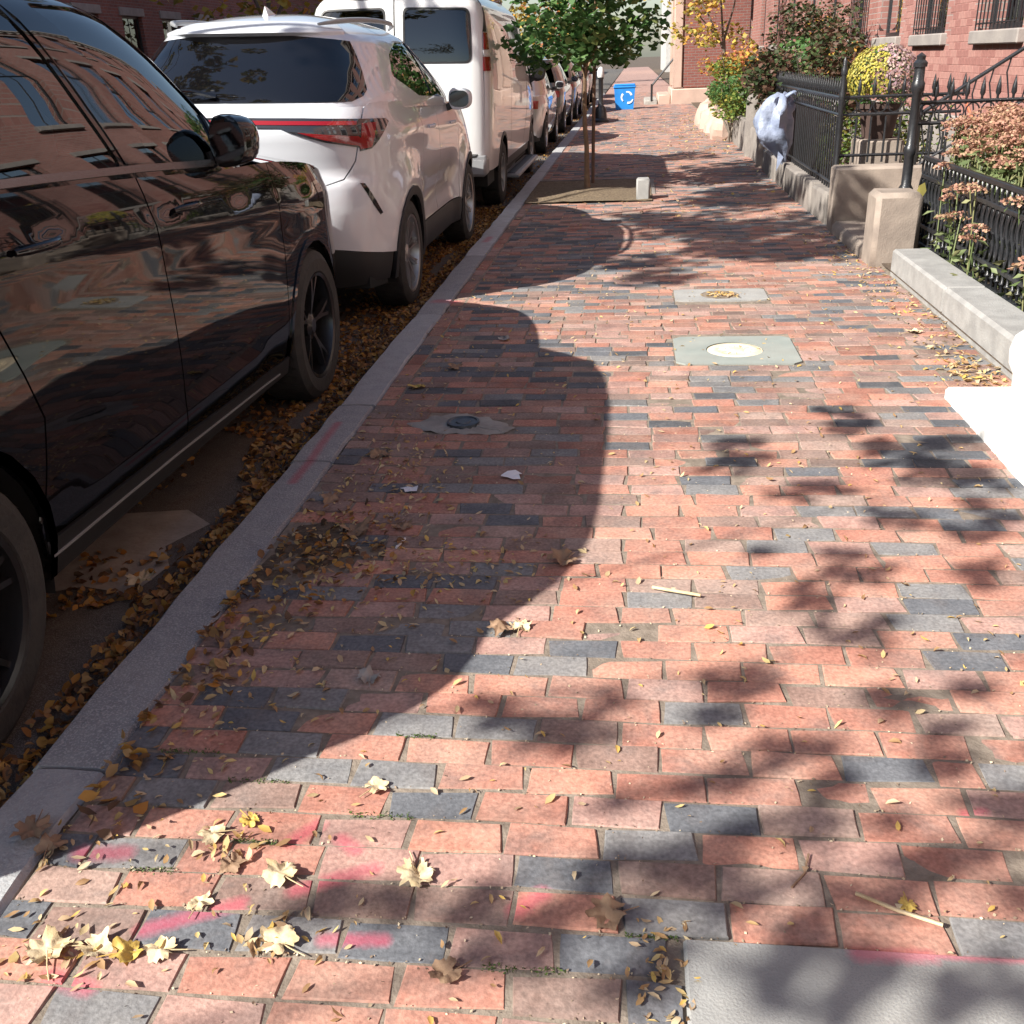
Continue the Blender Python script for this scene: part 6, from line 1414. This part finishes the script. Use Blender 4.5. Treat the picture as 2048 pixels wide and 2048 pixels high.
# ------------------------------------------------------------------ row houses
def facade(name, label, x, y0, y1, h_, wall_m, trim_m, windows, face=-1, doors=(), frame_m='frame_black', bars=(), cornice=True, depth=5.0, blinds=True, group='row houses'):
    """brick front on the plane x with real openings; windows: (yc, z0, w, h). face -1 looks to -x"""
    t = thing(name, label, 'house', (x,(y0+y1)/2,0), group=group); f = face
    ops = [(yc-w/2,yc+w/2,z,z+hh) for yc,z,w,hh in list(windows)+list(doors)]
    ysg = sorted({y0,y1}|{o[0] for o in ops}|{o[1] for o in ops}); zsg = sorted({-.3,h_}|{o[2] for o in ops}|{o[3] for o in ops})
    g = MB()
    for i in range(len(ysg)-1):
        for j in range(len(zsg)-1):
            a,b,c,d = ysg[i],ysg[i+1],zsg[j],zsg[j+1]; my, mz = (a+b)/2,(c+d)/2
            if any(o[0] < my < o[1] and o[2] < mz < o[3] for o in ops): continue
            q = [(x,a,c),(x,b,c),(x,b,d),(x,a,d)]; g.add(q if f > 0 else q[::-1], [(0,1,2,3)])
    rv = .16
    for a,b,c,d in ops:
        xi = x - f*rv
        g.add([(x,a,c),(xi,a,c),(xi,a,d),(x,a,d)],[(0,1,2,3)]); g.add([(x,b,c),(x,b,d),(xi,b,d),(xi,b,c)],[(0,1,2,3)]); g.add([(x,a,d),(xi,a,d),(xi,b,d),(x,b,d)],[(0,1,2,3)]); g.add([(x,a,c),(x,b,c),(xi,b,c),(xi,a,c)],[(0,1,2,3)])
    xb = x - f*depth
    g.add([(x,y0,-.3),(xb,y0,-.3),(xb,y0,h_),(x,y0,h_)],[(0,1,2,3)]); g.add([(x,y1,-.3),(x,y1,h_),(xb,y1,h_),(xb,y1,-.3)],[(0,1,2,3)]); g.add([(xb,y0,-.3),(xb,y1,-.3),(xb,y1,h_),(xb,y0,h_)],[(0,1,2,3)]); g.add([(x,y0,h_),(xb,y0,h_),(xb,y1,h_),(x,y1,h_)],[(0,1,2,3)])
    w_o = g.build('wall', wall_m, t)
    R = random.Random(int(abs(y0)*10)+3)
    def bx(nm, xa, xb_, ya, yb, za, zb, m_, par, c=.012):
        g = MB(); g.cbox((min(xa,xb_),ya,za),(max(xa,xb_),yb,zb),c); return g.build(nm, m_, par, loc=(0,0,0) if par.type == 'MESH' else None)
    for k, (yc,z,w,hh) in enumerate(windows):
        a, b, c, d = yc-w/2, yc+w/2, z, z+hh; xi = x-f*.10
        g = MB(); e = .055
        for ya,yb,za,zb in ((a,a+e,c,d),(b-e,b,c,d),(a+e,b-e,c,c+e),(a+e,b-e,d-e,d),(a+e,b-e,(c+d)/2-.025,(c+d)/2+.025)): g.box((min(xi,xi-f*.05),ya,za),(max(xi,xi-f*.05),yb,zb))
        wo = g.build('window', frame_m, t)
        for za, zb, xo in ((c+e,(c+d)/2-.025,-f*.02),((c+d)/2+.025,d-e,-f*.03)):
            g = MB(); g.add([(xi+xo,a+e,za),(xi+xo,b-e,za),(xi+xo,b-e,zb),(xi+xo,a+e,zb)],[(0,1,2,3)]); g.build('pane', 'pane', wo)
            g = MB(); g.box((min(xi+xo-.008,xi+xo+.008),yc-.010,za),(max(xi+xo-.008,xi+xo+.008),yc+.010,zb)); g.build('glazing_bar', frame_m, wo)
        xr = xi-f*.09; zbld = c+hh*R.uniform(.15,.6) if blinds else d
        g = MB(); g.add([(xr,a,zbld),(xr,b,zbld),(xr,b,d),(xr,a,d)],[(0,1,2,3)]); g.build('blind', 'shade_blind', wo)
        g = MB(); g.add([(xr-f*.06,a-.1,c-.1),(xr-f*.06,b+.1,c-.1),(xr-f*.06,b+.1,d+.1),(xr-f*.06,a-.1,d+.1)],[(0,1,2,3)]); g.build('room', 'room_dark', wo)
        bx('sill', x+f*.07, x-f*.14, a-.10, b+.10, c-.13, c-.002, trim_m, t)
        bx('lintel', x+f*.045, x-f*.05, a-.12, b+.12, d+.002, d+.20, trim_m, t)
        if k in bars:
            n = int(w/.11)
            for i in range(n+1):
                g = MB(); yy = a+w*i/n; g.tube([(x+f*.04,yy,c-.0),(x+f*.04,yy,c+hh*.55)], .008, 5); g.build('window_bar', 'iron', t)
            for zz in (c+.06, c+hh*.5):
                g = MB(); g.tube([(x+f*.04,a,zz),(x+f*.04,b,zz)], .009, 5); g.build('window_bar', 'iron', t)
    for yc,z,w,hh in doors:
        a,b,c,d = yc-w/2,yc+w/2,z,z+hh; xi = x-f*.13
        do = bx('door', xi, xi-f*.05, a, b, c, d-.4, 'gloss_black', t); g = MB(); g.lathe([(0,.05),(.025,.045),(.03,.02),(.012,0)], (xi,b-.15,c+1.0), 12, 'x'); g.build('handle', 'chrome', do)
        for za,zb in ((c+.15,c+.85),(c+1.0,c+1.7)):
            for ya,yb in ((a+.12,yc-.05),(yc+.05,b-.12)): bx('door_panel', xi+f*.012, xi-f*.01, ya, yb, za, zb, 'gloss_black', do)
        g = MB(); g.add([(xi,a,d-.4),(xi,b,d-.4),(xi,b,d),(xi,a,d)],[(0,1,2,3)]); g.build('transom', 'pane', t)
        bx('door_hood', x+f*.16, x-f*.02, a-.2, b+.2, d+.002, d+.22, trim_m, t); 
        for ya,yb in ((a-.16,a-.002),(b+.002,b+.16)): bx('door_pilaster', x+f*.08, x-f*.02, ya, yb, c, d, trim_m, t)
    bx('stone_plinth', x+f*.05, x-f*.02, y0+.004, y1-.004, -.3, .72, trim_m, t) if doors or windows else None
    if cornice:
        bx('cornice', x+f*.30, x-f*.05, y0, y1, h_-.02, h_+.28, trim_m, t); n = int((y1-y0)/.45)
        for i in range(n): bx('bracket', x+f*.22, x+f*.004, y0+.2+i*.45, y0+.32+i*.45, h_-.30, h_-.024, trim_m, t)
    return t
F3 = lambda ys, w=1.05: [(y,1.55,w,1.85) for y in ys] + [(y,4.55,w,1.8) for y in ys] + [(y,7.4,w,1.5) for y in ys]
facade('row_house', 'brick row house behind the walker, seen only in car reflections', 3.5, -9.0, -2.2, 9.6, 'house_brick', 'limestone', F3((-7.9,-6.1)) + [(-3.6,4.55,1.05,1.8),(-3.6,7.4,1.05,1.5)], doors=[(-3.7,.9,1.1,2.6)], frame_m='frame_white')
facade('row_house', 'brick row house abreast of the black SUV, mirrored in its windows', 3.5, -2.2, 4.7, 9.6, 'house_brick_salmon', 'limestone', F3((-1.1,.7)) + [(3.2,4.55,1.05,1.8),(3.2,7.4,1.05,1.5)], doors=[(3.2,.9,1.1,2.6)], frame_m='frame_white')
facade('row_house', 'salmon brick row house behind the pink flower bed', 3.5, 4.7, 9.45, 9.6, 'house_brick', 'limestone', F3((5.6,7.25)) + [(8.7,4.55,.95,1.8),(8.7,7.4,.95,1.5)], doors=[(8.7,.75,1.0,2.5)], frame_m='frame_white')
facade('row_house', 'salmon brick row house with barred ground-floor windows behind the iron gate', 3.5, 9.45, 16.6, 9.6, 'house_brick_salmon', 'sandstone', F3((11.1,13.6,15.75),1.25), bars=(0,1))
facade('row_house', 'rust-red brick row house behind the tall reddish shrub', 3.5, 16.6, 24.0, 9.6, 'house_brick', 'sandstone', F3((17.8,20.2,22.6),1.2), bars=(0,))
facade('row_house', 'far shaded brick row house beside the pink porch', 3.5, 24.0, 33.6, 9.6, 'house_brick', 'sandstone', F3((25.5,28.2,31)), frame_m='frame_black')
facade('row_house', 'most distant brick row house past the pink porch', 3.5, 37.5, 60.0, 9.6, 'house_brick_salmon', 'sandstone', F3((40,43,46,49,52,55,58)))
# real bricks on the part of the barred-window house that shows
RBk = random.Random(8); hb = [o for o in bpy.data.objects if o.get('label','').startswith('salmon brick row house with barred')][0]
hw_ops = [(11.1-.65,11.1+.65,1.40,3.65),(13.6-.65,13.6+.65,1.40,3.65),(15.75-.65,15.75+.65,1.40,3.65)]
cand = []
for r in range(28):
    z = .735+r*.075
    for c in range(34):
        y = 9.5+c*.215+(.1075 if r % 2 else 0)
        if y+.105 > 16.5 or any(o[0]-.22 < y < o[1]+.22 and o[2]-.04 < z < o[3] for o in hw_ops): continue
        q = in_frame(3.49,y,z)
        if q and abs(q[0]) < .52 and abs(q[1]) < .52: cand.append((q[2],y,z))
cand.sort()
for k, c in (('wallbrick_a',(.34,.165,.14)),('wallbrick_b',(.29,.13,.11)),('wallbrick_c',(.37,.19,.16))): M[k] = mat(k, c, .85, col2=tuple(q*.85 for q in c), nscale=20, bump=.3, bscale=80)
bmesh_ = []
for k in range(4):
    for mm in ('wallbrick_a','wallbrick_b','wallbrick_c'):
        m = MB(); m.cbox((-.012,-.104,-.034),(.002,.104,.034),.002,jit=.0006); bmesh_.append(m.build('brick', mm, data_only=True))
rest = MB()
for i, (_, y, z) in enumerate(cand):
    if i < 300:
        o = put('brick', RBk.choice(bmesh_), hb, rot=(0,0,PI)); o.location = Vector((3.499+RBk.uniform(-.001,.001),y,z))-hb.location
    else: rest.cbox((3.4965,y-.104,z-.034),(3.505,y+.104,z+.034),.002,RBk.randrange(3))
if rest.v: rest.build('laid_bricks', ['wallbrick_a','wallbrick_b','wallbrick_c'], hb)['kind'] = 'stuff'
# stoop handrail of the barred-window house
t = thing('stoop_railing', 'black iron stair railing rising to the right behind the gate', 'railing', (2.8,9.1,.4))
a, b = Vector((2.35,9.10,.93)), Vector((3.45,9.10,1.62)); g = MB(); g.tube([a+Vector((-.08,0,-.03)),a,b], .016, 8); g.build('handrail', 'iron', t, smooth=60)
g = MB(); g.tube([a-Vector((0,0,.42)),b-Vector((0,0,.42))], .010, 6); g.build('lower_rail', 'iron', t)
for i in range(9):
    p = a.lerp(b,(i+.3)/9); g = MB(); g.tube([p-Vector((0,0,.42)), p-Vector((.0,0,.3))+Vector((.02,0,0)), p-Vector((.0,0,.12))-Vector((.02,0,0)), p], .007, 5); g.build('baluster', 'iron', t, smooth=60)
g = MB(); g.lathe([(.03,.5),(.03,.9),(.045,.92),(.03,.96),(.035,1.0),(0,1.05)], (2.33,9.10,0), 12); g.build('newel', 'iron', t, smooth=50)
# orange netting scrap behind the fence
g = MB(); g.tube([(2.55,8.6,1.02),(2.60,8.55,.9),(2.52,8.5,.82),(2.56,8.45,.68)], .012, 5); g.tube([(2.52,8.5,.82),(2.66,8.5,.76)], .012, 5); tag(g.build('orange_rope', 'mesh_red', smooth=60), 'orange rope hanging on the fence near the stair railing', 'rope')

# pink stone porch farther on
pc = thing('stone_porch', 'pink stone porch with tall corner pier and pale steps at the far end', 'porch', (2.2,35,0))
for nm, a, b, m_ in (('pier',(1.20,34,.45),(1.48,34.6,5.0),'pinkstone'),('pier',(1.20,36.9,.45),(1.48,37.4,5.0),'pinkstone'),('platform',(1.15,34.0,-.05),(3.5,37.4,.44),'pinkstone'),('step',(.75,34.3,-.05),(1.148,37.1,.28),'pinkstone'),('step',(.32,34.3,-.05),(.748,37.1,.13),'concrete_pale'),('entablature',(1.12,33.9,5.0),(3.5,37.5,5.6),'pinkstone'),('side_wall',(1.49,34.05,.45),(3.5,34.5,5.0),'house_brick_dark'),('door_leaf',(3.30,35.2,.45),(3.36,36.4,2.7),'gloss_black')):
    m = MB(); m.cbox(a,b,.03); m.build(nm, m_, pc, smooth=40)
g = MB(); g.tube([(.55,34.32,.55),(1.25,34.32,1.35)], .03, 8); g.tube([(.55,34.32,.1),(.55,34.32,.6)], .035, 8); g.build('handrail', 'iron', pc)
# golden tree at the porch
cl = []; RG = random.Random(9)
for _ in range(42): cl.append(((RG.gauss(1.75,.6),RG.gauss(26.2,.9),RG.uniform(1.55,4.6)), (.34,.34,.26), 38))
tree('golden_tree', 'small tree with gold and orange leaves before the far shaded house', (2.1,26.4,0), 1.7, .06, [(1.3,26,2.4),(2.4,26.4,3),(1.7,26,3.6),(1.2,26.5,2.9)], cl, 'leaf_gold', 'bark_grey', .12, .09, 51)
# across the street: shaded brick terrace
facade('brick_terrace', 'dark brick terrace across the street above the parked cars', -13.2, -4.0, 60.0, 8.6, 'house_brick_dark', 'sandstone', [(y,z,1.15,2.0) for y in [1.5+2.4*i for i in range(24)] for z in (.9,)] + [(y,z,1.1,1.8) for y in [1.5+2.4*i for i in range(24)] for z in (4.2,)], face=1, blinds=False, group='terraces across the street')
# street end: far terrace, tall pale block, trees
facade('brick_terrace', 'hazy brick terrace closing the far end of the left side', -13.2, 60.5, 110.0, 9.5, 'house_brick_salmon', 'sandstone', [(63+4*i,2,1.4,2) for i in range(11)], face=1, blinds=False, group='terraces across the street')
ob = thing('pale_block', 'tall pale grey block far down the street beside the porch', 'building', (4,95,0))
m = MB(); m.box((2.6,92,-.3),(14,110,16)); m.build('wall', 'limestone', ob)
for k in range(4):
    for j in range(3):
        m = MB(); m.cbox((3.2+j*2.2,91.93,1.5+k*3.2),(4.4+j*2.2,91.998,3.6+k*3.2),.01); m.build('window', 'gloss_black', ob)
for i, (x, y, h_, mm, lab) in enumerate(((-3.5,64,3.4,'leaf_orange','rust-coloured street tree far down the road, left of the sapling'),(-6.5,52,3.2,'leaf_gold','golden street tree across the road in the distance'),(-11,44,3.4,'leaf_tree','olive street tree in front of the dark terrace'),(-10.2,30,3.2,'leaf_gold','thin golden tree at the opposite kerb beyond the van'))):
    cl = [((x+RG.gauss(0,1.2),y+RG.gauss(0,1.2),RG.uniform(h_-1.2,h_+3)), (.7,.7,.5), 34) for _ in range(30)]
    tree('street_tree', lab, (x,y,0), h_-.4, .13, [(x+1,y,h_+1),(x-1,y,h_+1.2),(x,y+1,h_+2)], cl, mm, 'bark_grey', .26, .2, 60+i, group='distant street trees')
